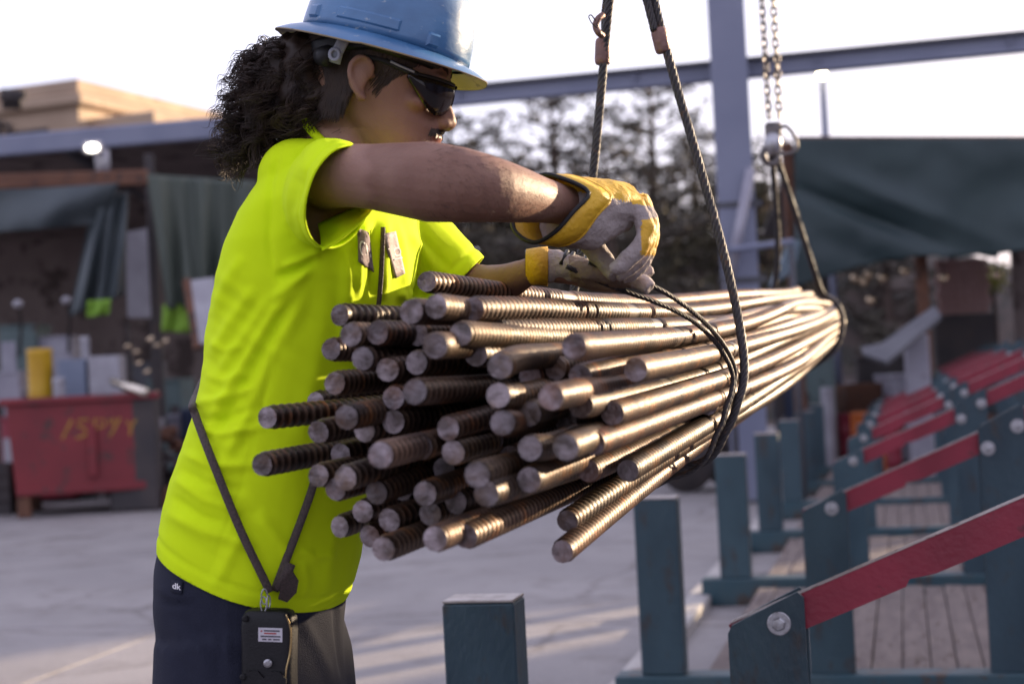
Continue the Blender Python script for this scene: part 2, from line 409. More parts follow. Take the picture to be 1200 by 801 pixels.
# ------------------------------------------------------------------ column, crane beam, lamps
M_STEEL = mat('grey_blue_paint', (.16, .175, .25), (.20, .215, .29), rough=.5, scale=2, c3=(.12, .09, .09), scale3=7, t3=.66, bump=.1, bscale=30)
M_STEELD = mat('dark_grey_paint', (.055, .055, .065), (.08, .08, .09), rough=.6, scale=3, bump=.15)
M_RUST = mat('rusty_board', (.15, .065, .035), (.10, .045, .028), rough=.8, scale=3, c3=(.05, .03, .025), scale3=8, t3=.55, bump=.3)
M_DARK = mat('sooty_metal', (.032, .027, .029), (.06, .048, .046), rough=.7, scale=3, c3=(.09, .05, .03), scale3=5, t3=.62, bump=.3, bscale=20)
M_LINE = mat('shed_lining', (.15, .115, .105), (.22, .175, .16), rough=.9, scale=.9, c3=(.07, .05, .045), scale3=2.2, t3=.52)
M_TARP = mat('green_tarp', (.019, .038, .042), (.028, .052, .054), rough=.5, scale=1.2, bump=.25, bscale=9)
M_TARPG = mat('grey_tarp', (.045, .06, .070), (.065, .08, .085), rough=.55, scale=1.2, bump=.25, bscale=9)
M_CREAM = mat('cream_render', (.42, .31, .22), (.34, .25, .18), rough=.85, scale=.6, c3=(.2, .14, .1), scale3=1.4, t3=.6)
M_PIPE = mat('pale_grey_pipe', (.34, .33, .38), (.26, .25, .30), rough=.5, scale=4, c3=(.15, .1, .08), scale3=9, t3=.63)
M_LAMP = lamp_mat('lit_lamp', (1.0, .86, .55), 9.0)
M_LAMPW = lamp_mat('lit_lamp_pale', (1.0, .93, .8), 5.0)
M_YELP = mat('yellow_drum', (.55, .33, .01), (.48, .27, .01), rough=.4, scale=4, c3=(.25, .15, .03), scale3=9, t3=.66)
M_SKIP = mat('red_skip_paint', (.20, .016, .022), (.15, .014, .02), rough=.55, scale=1.8, c3=(.055, .025, .022), scale3=4.5, t3=.56, bump=.3, bscale=20)
M_CHALK = mat('yellow_chalk', (.42, .24, .04), (.3, .16, .03), rough=.9, scale=9)
M_REDM = mat('crimson_machine', (.26, .025, .045), (.18, .02, .035), rough=.45, scale=3, c3=(.08, .04, .04), scale3=7, t3=.6)
M_PALE = mat('pale_plastic', (.36, .35, .385), (.28, .27, .30), rough=.5, scale=4, c3=(.2, .18, .18), scale3=8, t3=.63)
M_TEALM = mat('green_grey_machine', (.07, .11, .11), (.10, .14, .14), rough=.5, scale=3, c3=(.06, .04, .035), scale3=6, t3=.6)
M_BRICKW = mat('pinkish_panel', (.30, .17, .15), (.36, .22, .20), rough=.8, scale=2)
M_ORANGE = mat('orange_paint', (.42, .10, .015), (.36, .08, .012), rough=.5, scale=5, c3=(.12, .05, .03), scale3=9, t3=.62)
M_BLUEM = mat('navy_cab_paint', (.025, .035, .07), (.035, .045, .085), rough=.35, scale=2)
M_GLASS = mat('cab_glass', (.03, .04, .06), (.04, .05, .07), rough=.08, spec=.8)
def mpx(n, d): return n*d/FPX
def at(px, d): q = P(px, 430, d); return Vector((q.x, q.y, 0))
def zof(px, py, d): return P(px, py, d).z
# column: a rolled H section with base plate
c0 = at(873, 14.0); col_ = thing('steel_column', 'tall grey blue steel column rising out of the top of the picture', 'column', c0, R(-8))
for y in (-.15, .15):
    b = MB(); b.box((0, y, 3.6), (.315, .022, 7.2), bev=.004); b.build('flange', M_STEEL, col_, world=False)
b = MB(); b.box((0, 0, 3.6), (.016, .277, 7.19), bev=.002); b.build('web', M_STEEL, col_, world=False)
b = MB(); b.box((0, 0, .015), (.5, .5, .03), bev=.005); b.build('base_plate', M_STEELD, col_, world=False)
for z in (1.9, 2.55): b = MB(); b.box((.02, -.165, z), (.40, .012, .05), bev=.003); b.build('clamp', M_STEELD, col_, world=False)
lp_ = thing('leaning_pipe', 'pale pipe leaning against the grey blue column', 'pipe', at(868, 13.8))
b = MB(); b.tube([P(853, 338, 13.72), P(880, 198, 13.78)], .045, 12); b.build('tube', M_PIPE, lp_, smooth=True)
pv = thing('pipe_rail', 'horizontal grey pipe crossing beside the column at half height', 'rail', at(900, 13.7))
b = MB(); b.tube([P(846, 294, 13.6), P(930, 283, 13.6)], .028, 10); b.build('rail', M_STEEL, pv, smooth=True)
for x in (850, 927):
    b = MB(); t_ = P(x, 289, 13.6); b.tube([t_, Vector((t_.x, t_.y, 0))], .025, 8); b.build('rail_post', M_STEELD, pv, smooth=True)
# runway beam: I section on edge
def ibeam(name, a, b_, hgt, wid, m, label, cat):
    t = thing(name, label, cat, a); d = (b_-a); L_ = d.length; rot = d.to_track_quat('X', 'Z').to_matrix(); c = (a+b_)/2
    for nm, off, sz in (('top_flange', hgt/2, (L_, wid, .028)), ('bottom_flange', -hgt/2, (L_, wid, .028)), ('web', 0, (L_, .014, hgt-.03))):
        q = MB(); q.box((0, 0, 0), sz, bev=.004); q.v = [tuple(rot @ (Vector(v)+Vector((0, 0, off)))+c) for v in q.v]; q.build(nm, m if nm != 'top_flange' else M_STEELD, t)
    n = int(L_/1.6)
    for k in range(1, n):
        q = MB(); q.box((-L_/2+L_*k/n, 0, 0), (.012, wid*.86, hgt-.04)); q.v = [tuple(rot @ Vector(v)+c) for v in q.v]; q.build('stiffener', m, t)
    return t
ibeam('crane_runway_beam', P(345, 131, 15.25), P(1420, 28, 13.5), .15, .14, M_STEEL, 'long grey blue crane beam crossing the sky behind the column', 'beam')
lt = thing('lamp_post', 'slim post with a lit floodlight under the crane beam', 'lamp post', at(966, 18.4))
b = MB(); a_ = P(962, 62, 18.4); b.tube([Vector((a_.x, a_.y, 0)), a_], .045, 10); b.build('post', M_STEEL, lt, smooth=True)
b = MB(); b.ell(P(963, 87, 18.2), (.06, .05, .06)); b.build('lamp', M_LAMP, lt, smooth=True)
b = MB(); b.box(P(962, 72, 18.3), (.14, .11, .15), bev=.015); b.build('lamp_housing', M_PALE, lt)
# ------------------------------------------------------------------ left: cream building, open shed
bd = thing('industrial_building', 'cream rendered building with a parapet behind the shed roofs', 'building', P(60, 400, 42)*1.0, R(-22)); bd.location.z = 0
bq = bd.location.copy(); top = zof(50, 84, 42)
corner = P(90, 92, 43); w_ = 14
bd.location = (corner.x, corner.y, 0); top = corner.z
b = MB(); b.box((-w_/2, 5, top/2-.35), (w_, 10, top-.7), bev=.02); b.build('wall', M_CREAM, bd, world=False)
b = MB(); b.box((-w_/2+.05, 4.95, top-.56), (w_+.3, 10.3, .32), bev=.06); b.build('cornice', M_CREAM, bd, world=False)
b = MB(); b.box((-w_/2, 5, top-.18), (w_+.02, 10.02, .36), bev=.03); b.build('parapet', M_CREAM, bd, world=False)
for x in (-1.6, -3.8, -6.2):
    b = MB(); b.box((x, -.02, top-1.75), (1.2, .10, 1.1), bev=.02); f_ = b.build('window', M_DARK, bd, world=False)
    b = MB(); b.box((x, -.05, top-1.75), (1.0, .06, .9)); b.build('pane', M_GLASS, f_, world=False)
for x in (-2.5, -2.2):
    b = MB(); b.tube([(x, -.12, 1), (x, -.12, top-1.0), (x-.4, -.12, top-.9)], .06, 8); b.build('downpipe', M_DARK, bd, world=False)
b = MB(); b.box((1.0, 5, zof(138, 134, 43)/2), (2.0, 9, zof(138, 134, 43)), bev=.03); b.build('low_wing', M_CREAM, bd, world=False)
for k in range(3):
    q = MB(); q.tube([P(6+8*k, 104, 41.3), P(6+8*k, 128, 41.3)], .09, 8); q.tube([P(0, 110+3*k, 41.2), P(30, 108+3*k, 41.2)], .06, 8); o = q.build('roof_vent_pipe', M_DARK, bd, smooth=True)
sh = thing('open_shed', 'low open fronted work shed with grey fascia behind the red skip', 'shed', at(120, 20))
def slab(pts, th, name, m, par):
    pts = [Vector(p) for p in pts]; n = (pts[1]-pts[0]).cross(pts[2]-pts[0]).normalized()*th; k = len(pts); b = MB()
    b.add(pts+[p-n for p in pts], [tuple(range(k)), tuple(range(2*k-1, k-1, -1))]+[(i, k+i, k+(i+1) % k, (i+1) % k) for i in range(k)]); return b.build(name, m, par)
FA, FB = P(-520, 216, 21.2), P(372, 140, 18.9)
fa = (FB-FA).normalized()
b = MB(); rot = fa.to_track_quat('X', 'Z').to_matrix(); q = MB(); q.box((0, 0, 0), ((FB-FA).length, .10, .25), bev=.02); q.v = [tuple(rot @ Vector(v)+(FA+FB)/2) for v in q.v]; q.build('fascia', M_STEEL, sh)
back = Vector((0, 8.5, -.25))
slab([FA+Vector((0, .06, .10)), FB+Vector((0, .06, .10)), FB+back, FA+back], .08, 'roof', M_LINE, sh)
q = MB(); zz = (FA+back).z; m_ = (FA+FB)/2+back; q.box((m_.x, m_.y-.1, zz/2), ((FB-FA).length, .12, zz-.05)); q.build('back_wall', M_LINE, sh)
for k in range(4):
    t = .06+k*.31; a_ = FA.lerp(FB, t)
    q = MB(); q.tube([a_+Vector((0, .1, -.02)), a_+back*.97], (.05, .08), 6); q.build('rafter', M_STEELD, sh)
for x, d in ((-60, 19.0), (186, 18.2), (345, 18.3)):
    a_ = at(x, d); q = MB(); q.box((a_.x, a_.y, zof(x, 205, d)/2+.12), (.10, .10, zof(x, 205, d)+.24), bev=.01); q.build('post', M_DARK, sh)
ra, rb_ = P(-130, 217, 17.6), P(174, 208, 17.6); rot = (rb_-ra).to_track_quat('X', 'Z').to_matrix()
q = MB(); q.box((0, 0, 0), ((rb_-ra).length, .12, .165), bev=.012); q.v = [tuple(rot @ Vector(v)+(ra+rb_)/2) for v in q.v]; q.build('front_beam', M_RUST, sh)
fl = thing('floodlight', 'lit floodlight on a short pale bracket under the shed fascia', 'floodlight', P(112, 195, 18.6))
q = MB(); q.box(P(109, 173, 18.4), (.22, .10, .14), bev=.02); q.build('housing', M_PALE, fl)
q = MB(); q.ell(P(108, 173, 18.3), (.075, .03, .045)); q.build('lamp', M_LAMPW, fl, smooth=True)
q = MB(); q.tube([P(119, 176, 18.55), P(121, 203, 18.55)], .085, 10); q.build('bracket', M_PALE, fl, smooth=True)
# ---- hanging tarpaulins: cloth sheets with folds
def cloth(name, label, corners, d0, d1, m, nu=36, nv=24, fold=.08, nf=7, seed=0, sag=0.0, parts=(), group=None, bottom=None):
    """corners: top-left, top-right, bottom-right, bottom-left in photo px; hung folds fade upwards"""
    t = thing(name, label, 'tarp', at(corners[3][0], d0), group=group); rr = random.Random(seed); phs = [rr.uniform(0, 6.28) for _ in range(4)]
    q = [Vector(c) for c in corners]; mb = MB(); vs = []
    for j in range(nv+1):
        for i in range(nu+1):
            u, v = i/nu, j/nv; p = (q[0].lerp(q[1], u)).lerp(q[3].lerp(q[2], u), v)
            py = p.y+sag*math.sin(u*math.pi)*(1-v)
            if bottom and v > .5: py += bottom*(v-.5)*2*math.sin(u*9+phs[0])*math.sin(u*4+phs[1])
            d = d0+(d1-d0)*u+fold*(.25+.75*v)*(math.sin(u*nf*6.28+phs[0]+v*1.5)*.6+math.sin(u*nf*2.7*6.28+phs[1])*.2+math.sin(u*nf*.5*6.28+v*4+phs[2])*.5)
            vs.append(P(p.x, py, d))
    mb.add(vs, [(j*(nu+1)+i, j*(nu+1)+i+1, (j+1)*(nu+1)+i+1, (j+1)*(nu+1)+i) for j in range(nv) for i in range(nu)])
    o = mb.build('sheet', m, t, smooth=True); s = o.modifiers.new('t', 'SOLIDIFY'); s.thickness = .004; return t
cloth('hanging_tarp', 'dark grey tarpaulin sagging below the rust brown shed beam', [(-120, 222), (140, 214), (120, 262), (-120, 282)], 17.5, 17.5, M_TARPG, fold=.15, nf=2, seed=1, sag=4)
cloth('hanging_tarp', 'blue grey tarpaulin drape hanging in folds in the middle of the left shed', [(112, 222), (150, 226), (146, 345), (80, 372)], 17.6, 17.7, M_TARPG, fold=.16, nf=3, seed=2)
cloth('hanging_tarp', 'dark green tarpaulin curtain hanging on the right of the left shed', [(172, 204), (300, 212), (292, 360), (196, 362)], 17.4, 18.0, mat('moss_green_tarp', (.05, .068, .056), (.07, .085, .068), rough=.6, scale=1, bump=.2, bscale=8), fold=.16, nf=5, seed=3)
M_LIME = mat('lime_cloth', (.20, .36, .03), (.16, .30, .03), rough=.8, scale=2)
cloth('lime_cloth', 'bright lime strip showing below the dark green tarpaulin curtain', [(191, 357), (226, 357), (223, 390), (189, 388)], 17.55, 17.6, M_LIME, nu=12, nv=6, fold=.06, nf=2, seed=4)
cloth('lime_vest', 'lime vest hanging small below the blue grey drape', [(102, 352), (130, 350), (128, 368), (101, 372)], 17.3, 17.35, M_LIME, nu=12, nv=6, fold=.06, nf=2, seed=5)
pn = thing('upright_sheet', 'pale upright sheet standing behind the blue grey tarp drape', 'metal sheet', at(166, 18.6))
q = MB(); a_ = [P(148, 272, 18.6), P(180, 266, 18.6), P(184, 372, 18.6), P(150, 372, 18.6)]; slab(a_, .03, 'sheet', M_PALE, pn)
q = MB(); a_ = at(152, 18.65); q.box((a_.x, a_.y, 1), (.05, .05, 2.0)); a_ = at(180, 18.65); q.box((a_.x, a_.y, 1), (.05, .05, 2.0)); q.build('stand', M_DARK, pn)
wb = thing('leaning_board', 'pale board with brown frame leaning beside the worker back', 'board', at(235, 17.0))
slab([P(222, 330, 17), P(252, 326, 17.1), P(262, 400, 16.8), P(232, 404, 16.7)], .03, 'board', M_PALE, wb); 
q = MB(); q.tube([P(219, 328, 17), P(232, 408, 16.7)], .05, 6); q.build('frame', M_RUST, wb)
# ------------------------------------------------------------------ red skip with chalk marks
SKD = 16.4; k0 = at(91, SKD); sk = thing('waste_skip', 'red steel skip with yellow chalk marks standing in front of the left shed', 'skip', k0, R(11))
Wt, Wb, Hh, Dp, zb = 1.43, 1.29, .95, 1.2, .22
def sk_plate(pts, name, m=M_SKIP, th=.02):
    pts = [Vector(p) for p in pts]; n = (pts[1]-pts[0]).cross(pts[2]-pts[0]).normalized()*th; b = MB(); k = len(pts)
    b.add(pts+[p+n for p in pts], [tuple(range(k))[::-1], tuple(range(k, 2*k))]+[(i, (i+1) % k, k+(i+1) % k, k+i) for i in range(k)]); return b.build(name, m, sk, world=False)
zt = zb+Hh
sk_plate([(-Wb/2, 0, zb), (Wb/2, 0, zb), (Wt/2, 0, zt), (-Wt/2, 0, zt)], 'front_panel')
sk_plate([(-Wb/2, Dp, zb), (Wb/2, Dp, zb), (Wt/2, Dp, zt), (-Wt/2, Dp, zt)], 'back_panel')
for s in (-1, 1): sk_plate([(s*Wb/2, .02, zb), (s*Wb/2, Dp-.02, zb), (s*Wt/2, Dp-.02, zt), (s*Wt/2, .02, zt)], 'side_panel')
sk_plate([(-Wb/2+.03, .02, zb+.01), (Wb/2-.03, .02, zb+.01), (Wb/2-.03, Dp-.02, zb+.01), (-Wb/2+.03, Dp-.02, zb+.01)], 'floor_plate')
for c, s in (((0, -.03, zt), (Wt+.12, .07, .07)), ((0, Dp+.03, zt), (Wt+.12, .07, .07)), ((-Wt/2-.03, Dp/2, zt+.001), (.065, Dp, .068)), ((Wt/2+.03, Dp/2, zt+.001), (.065, Dp, .068))):
    b = MB(); b.box(c, s, bev=.01); b.build('rim', M_SKIP, sk, world=False)
b = MB(); b.box((0.11, -.05, zb+.42), (.09, .05, .52), bev=.01); b.build('lug', M_SKIP, sk, world=False)
b = MB(); b.box((0, -.025, zb+.05), (Wb, .03, .08), bev=.008); b.build('bottom_rail', M_SKIP, sk, world=False)
for x in (-.58, .55):
    for y in (.06, Dp-.1):
        b = MB(); b.box((x, y, zb/2), (.13, .14, zb-.004), bev=.01); b.build('foot', M_RUST, sk, world=False)
def stroke(pts, r=.012, sk=sk):
    b = MB(); b.tube([(x, -.0235 - .001, z) for x, z in pts], [(r, .003)]*len(pts), 6, up=(0, 0, 1)); return b.build('chalk_stroke', M_CHALK, sk, world=False)
def sx_(px): return (px-93)/FPX*SKD
def sz_(py): return (462-py)/FPX*SKD+1.19-.06
for pts in ([(72, 503), (84, 481)], [(103, 482), (92, 482), (90, 488), (100, 493), (99, 500), (88, 503)], [(108, 503), (110, 482), (120, 483), (121, 490), (110, 493)], [(126, 483), (128, 489)], [(131, 482), (132, 487)],
            [(126, 503), (139, 482)], [(146, 486), (151, 493), (158, 484)], [(151, 493), (149, 503)], [(160, 500), (158, 489), (166, 484), (172, 490), (168, 500), (160, 500)], [(175, 484), (176, 500)]):
    stroke([(sx_(x), sz_(y)) for x, y in pts])
# ------------------------------------------------------------------ stock lying about: each piece a thing of its own
def drum(name, label, px, d, wpx, hpx, m, z0=0.0, cat='drum', lid=None, group=None):
    a_ = at(px, d); r = mpx(wpx, d)/2; h = mpx(hpx, d); t = thing(name, label, cat, (a_.x, a_.y, z0), group=group)
    b = MB(); b.lathe([(r*.9, 0), (r, .02), (r, h*.3), (r*1.04, h*.33), (r, h*.36), (r, h*.64), (r*1.04, h*.67), (r, h*.7), (r, h*.96), (r*1.03, h*.975), (r*1.03, h), (r*.95, h)], 20); b.build('body', m, t, True, world=False)
    b = MB(); b.lathe([(r*.93, h-.012), (r*.93, h+.004), (r*.2, h+.008)], 16); b.build('lid', lid or m, t, True, world=False); return t
def cabinet(name, label, px, d, wpx, hpx, m, dep=.5, z0=0.0, rz=0.0, cat='machine', m2=None, bits=3, seed=0, group=None):
    """machine casing with doors, vents, handle and feet"""
    a_ = at(px, d); w_ = mpx(wpx, d); h = mpx(hpx, d); t = thing(name, label, cat, (a_.x, a_.y, z0), rz, group); rr = random.Random(seed); m2 = m2 or M_DARK
    b = MB(); b.box((0, dep/2, h/2+.02), (w_, dep, h-.04), bev=.02); b.build('casing', m, t, world=False)
    b = MB(); b.box((0, dep/2, h+.006), (w_*1.04, dep*1.04, .035), bev=.01); b.build('top', m, t, world=False)
    for k in range(bits):
        x = -w_/2+w_*(k+.5)/bits; b = MB(); b.box((x, -.008, h*rr.uniform(.45, .6)), (w_/bits*.8, .02, h*rr.uniform(.4, .65)), bev=.006); p = b.build('panel', m if k % 2 else m2, t, world=False)
        b = MB(); b.box((x+w_/bits*.25, -.03, h*.5), (.02, .03, .12), bev=.004); b.build('handle', M_BOLT, p, world=False)
    for x in (-w_*.42, w_*.42): b = MB(); b.box((x, dep/2, .01), (.08, dep*.9, .02)); b.build('foot', M_DARK, t, world=False)
    return t
def crate(name, label, px, d, wpx, hpx, m, dep=.5, z0=0.0, rz=0.0, cat='crate', n=4, group=None):
    a_ = at(px, d); w_ = mpx(wpx, d); h = mpx(hpx, d); t = thing(name, label, cat, (a_.x, a_.y, z0), rz, group)
    for k in range(n):
        b = MB(); b.box((0, 0, h*(k+.5)/n), (w_, .025, h/n-.012), bev=.004); b.build('slat', m, t, world=False)
        b = MB(); b.box((0, dep, h*(k+.5)/n), (w_, .025, h/n-.012), bev=.004); b.build('slat', m, t, world=False)
    for s in (-1, 1): b = MB(); b.box((s*(w_/2-.013), dep/2, h/2), (.024, dep-.03, h-.01), bev=.004); b.build('side', m, t, world=False)
    b = MB(); b.box((0, dep/2, .02), (w_-.06, dep-.03, .025)); b.build('bottom', m, t, world=False)
    return t
def pipes(name, label, px, d, n, L_, r, m, z0=.05, rz=0.0, seed=0, cat='pipe stack'):
    a_ = at(px, d); t = thing(name, label, cat, (a_.x, a_.y, 0), rz); rr = random.Random(seed)
    for k in range(n):
        row = int((math.sqrt(8*k+1)-1)/2); cnt = k-row*(row+1)//2
        y = (cnt-row/2)*r*2.1; z = z0+r+(3-row)*r*1.8 if n > 6 else z0+r+(2-row)*r*1.8
        x = rr.uniform(-.15, .15); b = MB(); b.tube([(x-L_/2, y, z), (x+L_/2, y, z)], r, 10); b.tube([(x-L_/2-.002, y, z), (x+L_/2+.002, y, z)], r*.7, 8); b.build('pipe', m, t, True, world=False)
    for x in (-L_*.3, L_*.3): b = MB(); b.box((x, 0, z0/2), (.1, r*9, z0)); b.build('bearer', M_RUST, t, world=False)
    return t
# on and in the skip
zs = 1.02
drum('yellow_drum', 'tall yellow cylinder standing at the back of the red skip', 47, 17.2, 29, 160, M_YELP, .27, 'canister')
crate('pale_bin', 'pale grey bin poking out of the red skip', 122, 17.0, 36, 150, M_PALE, .35, .27, .05, 'bin', 3)
crate('blue_grey_bin', 'blue grey bin between the yellow cylinder and the pale bin', 84, 17.0, 32, 148, mat('blue_grey_plastic', (.18, .21, .28), (.14, .17, .24), rough=.5, scale=3), .35, .27, 0, 'bin', 3)
drum('white_jug', 'white jug standing beside the yellow cylinder', 68, 16.7, 14, 128, M_PALE, .27, 'jug')
drum('upright_tube', 'slim pale tube standing up behind the bins', 101, 17.45, 10, 170, M_PALE, .27, 'tube')
ps = thing('pale_bar', 'shiny pale bar lying on the heap right of the skip', 'bar', P(152, 455, 16.5))
b = MB(); b.tube([P(133, 447, 16.6), P(171, 460, 16.3)], .045, 8); b.build('rod', mat('shiny_bar', (.8, .72, .6), rough=.25, metal=.9), ps, smooth=True)
q = MB(); a_ = P(152, 455, 16.5); q.box((a_.x, a_.y+.1, (a_.z-.06)/2), (.5, .25, a_.z-.07), bev=.02); q.build('trestle', M_DARK, ps)
# machines in the shed
cabinet('bending_machine', 'crimson red machine behind the yellow cylinder in the left shed', 40, 18.6, 84, 100, M_REDM, .9, 0, .05, m2=M_PALE, bits=3, seed=1)
cabinet('tool_cabinet', 'green grey machine cabinet at the left of the shed', 22, 20.5, 44, 196, M_TEALM, .7, 0, 0, m2=M_PIPE, bits=2, seed=2)
cabinet('tool_cabinet', 'grey machine tower in the shade of the left shed', 62, 20.6, 46, 180, M_PIPE, .7, 0, 0, m2=M_DARK, bits=2, seed=3)
cabinet('press', 'dark machine press under the blue grey drape', 112, 20.2, 54, 120, M_DARK, .8, 0, 0, m2=M_TEALM, bits=2, seed=4)
for k, (x, y, lab) in enumerate(((21, 356, 'white lamp head glowing pale on the green grey cabinet'), (78, 352, 'white lamp head on the grey machine tower'))):
    t = thing('work_lamp', lab, 'work lamp', P(x, y, 18.6)); b = MB(); b.ell(P(x, y, 18.5), (.06, .06, .05)); b.build('shade', M_PALE, t, smooth=True); b = MB(); b.tube([P(x, y, 18.55), P(x+4, y+20, 19), P(x+2, y+60, 19.5)], .02, 6); b.build('arm', M_DARK, t, smooth=True)
rr = random.Random(21)
LEFT = [('crate', 205, 18.0, 40, 64, M_DARK, 'dark crate behind the worker beside the shed post'), ('drum', 170, 17.6, 30, 62, M_DARK, 'dark drum left of the shed post'), ('cab', 150, 18.4, 50, 96, M_DARK, 'sooty machine base behind the shiny bar'),
 ('drum', 212, 17.0, 26, 50, M_RUST, 'rusty drum close to the worker hip'), ('crate', 10, 17.6, 34, 40, M_RUST, 'rusty crate at the far left behind the skip'), ('drum', 226, 18.8, 34, 100, M_BLUEM, 'tall dark blue drum under the dark green curtain'),
 ('crate', 196, 16.6, 26, 26, M_RUST, 'small rusty crate right of the skip foot'), ('cab', 190, 19.4, 40, 130, M_TEALM, 'green grey locker behind the shed post'), ('crate', -12, 16.9, 34, 60, M_DARK, 'dark crate cut by the left edge of the picture')]
for k, (ty, x, d, w_, h, m, lab) in enumerate(LEFT):
    (drum('oil_drum', lab, x, d, w_, h, m) if ty == 'drum' else crate('scrap_crate', lab, x, d, w_, h, m, .6, 0, rr.uniform(-.3, .3)) if ty == 'crate' else cabinet('machine_base', lab, x, d, w_, h, m, .6, 0, rr.uniform(-.2, .2), seed=k))
pipes('pipe_stack', 'stack of dark pipes lying right of the red skip', 196, 17.2, 10, 1.0, .05, M_DARK, .1, .2, 3)
# small shiny stubs added to stand in for glints on the heap
M_GLINT = mat('glint_metal', (.75, .60, .42), (.5, .38, .26), rough=.15, metal=1.0, scale=20)
rr = random.Random(8)
for k, (x, y) in enumerate(((172, 436), (184, 404), (176, 398), (160, 412), (181, 462), (194, 400), (150, 405), (163, 426))):
    t = thing('glint_stub', ['bright offcut just above the right end of the shiny pale bar', 'bright offcut high on the heap beside the shed post', 'bright offcut left of the one beside the shed post', 'bright offcut above the pale bin', 'lone bright offcut low by the right corner of the skip rim', 'bright offcut right of the shed post', 'bright offcut nearest above the blue grey drape foot', 'bright offcut midway between the pale bin and the shed post'][k], 'offcut', P(x, y, 17.0), group='glinting offcuts on the left heap')
    b = MB(); b.tube([P(x-4, y, 17.0), P(x+4, y-1+rr.uniform(-3, 3), 17.0)], [.014, .016], 10); b.ell(P(x, y, 16.98), (.022, .02, .02)); b.build('stub', M_GLINT, t, smooth=True)
hp = thing('scrap_heap', 'dark heap of scrap between the skip and the worker', 'scrap heap', at(172, 17.3))
for k in range(60):
    b = MB(); x = rr.uniform(140, 205); d = rr.uniform(17.05, 17.7); a_ = at(x, d); z = rr.uniform(.05, max(.1, .95-abs(x-172)*.012)); an = rr.uniform(0, 3.1); l = rr.uniform(.1, .35)
    dv = Vector((math.cos(an), math.sin(an)*.5, rr.uniform(-.5, .5)))*l; b.tube([Vector((a_.x, a_.y, z))-dv, Vector((a_.x, a_.y, z+.02))+dv], rr.uniform(.02, .06), 6); b.build('scrap_piece', rr.choice([M_DARK, M_DARK, M_RUST, M_TEALM]), hp)
MORE_L = [('cab', 8, 19.2, 30, 150, M_PIPE, 'pale grey switch box at the far left of the shed'), ('drum', 96, 19.0, 22, 120, M_TEALM, 'green grey gas bottle left of the blue grey drape'), ('drum', 132, 18.9, 18, 112, M_ORANGE, 'orange gas bottle right under the blue grey drape'),
 ('crate', 62, 19.3, 40, 132, M_RUST, 'rusty rack behind the crimson machine'), ('cab', 208, 19.0, 30, 90, M_PIPE, 'grey box low behind the dark green curtain foot'), ('drum', 182, 17.9, 14, 96, M_PALE, 'pale pipe standing by the shed post'), ('crate', 236, 18.2, 40, 76, M_RUST, 'rusty crate hidden at the worker back'),
 ('drum', 146, 17.8, 16, 84, M_REDM, 'crimson drum above the right end of the skip'), ('cab', 166, 19.6, 34, 150, M_STEELD, 'dark grey machine column below the pale upright sheet'), ('drum', 30, 18.2, 14, 118, M_PALE, 'white pipe end left of the yellow cylinder')]
for k, (ty, x, d, w_, h, m, lab) in enumerate(MORE_L):
    (drum('gas_bottle' if 'bottle' in lab else 'oil_drum', lab, x, d, w_, h, m) if ty == 'drum' else crate('scrap_crate', lab, x, d, w_, h, m, .6, 0, 0) if ty == 'crate' else cabinet('machine_base', lab, x, d, w_, h, m, .6, 0, 0, seed=k+60))
# ------------------------------------------------------------------ middle: truck and reel behind the worker's sleeve
tk = thing('parked_truck', 'dark navy truck parked behind the worker left sleeve', 'truck', at(570, 21.5), R(6))
for nm, c, s, m, bv in (('cab', (0, .9, 1.55), (1.9, 1.8, 1.5), M_BLUEM, .15), ('bonnet', (0, -.35, 1.1), (1.75, .9, .7), M_BLUEM, .12), ('bumper', (0, -.86, .62), (1.9, .18, .25), M_DARK, .03), ('windscreen', (0, -.02, 1.9), (1.55, .03, .55), M_GLASS, .01), ('load_bed', (0, 3.4, 1.2), (2.1, 3.2, .5), M_DARK, .03), ('grille', (0, -.81, 1.08), (1.0, .04, .4), M_DARK, .01)):
    b = MB(); b.box(c, s, bev=bv); b.build(nm, m, tk, world=False)
for x in (-.7, .7): b = MB(); b.ell((x, -.81, 1.05), (.13, .05, .11)); b.build('headlight', M_PALE, tk, True, world=False)
for x in (-.8, .8):
    for y in (.1, 3.6):
        b = MB(); b.lathe([(.2, -.12), (.42, -.12), (.45, -.06), (.45, .06), (.42, .12), (.2, .12)], 20, Matrix.Translation((x, y, .45)) @ Matrix.Rotation(R(90), 4, 'Y')); wl = b.build('wheel', M_BLACKP if 'M_BLACKP' in globals() else M_DARK, tk, True, world=False)
def reel(label, px, d, rpx, z, m):
    a_ = at(px, d); r = mpx(rpx, d); t = thing('cable_reel', label, 'reel', (a_.x, a_.y, r), R(35))
    Mx = Matrix.Rotation(R(90), 4, 'Y')
    for s in (-1, 1): b = MB(); b.lathe([(.06, s*.28-.02), (r, s*.28-.02), (r, s*.28+.02), (.06, s*.28+.02)], 26, Mx); b.build('flange', m, t, True, world=False)
    b = MB(); b.lathe([(r*.7, -.26), (r*.72, 0), (r*.7, .26)], 22, Mx); b.build('winding', M_DARK, t, True, world=False); return t
reel('black cable reel standing left of the steel column', 822, 15.5, 60, 0, M_DARK)
reel('rusty cable reel partly behind the gloves', 700, 18.5, 52, 0, M_RUST)
cabinet('generator', 'dark generator behind the bundle left of the column', 770, 17.5, 90, 110, M_DARK, .9, 0, .1, m2=M_STEELD, bits=3, seed=9)
cabinet('generator', 'blue grey compressor standing behind the gloves', 640, 20.0, 70, 130, M_STEELD, .9, 0, -.1, m2=M_BLUEM, bits=2, seed=10)
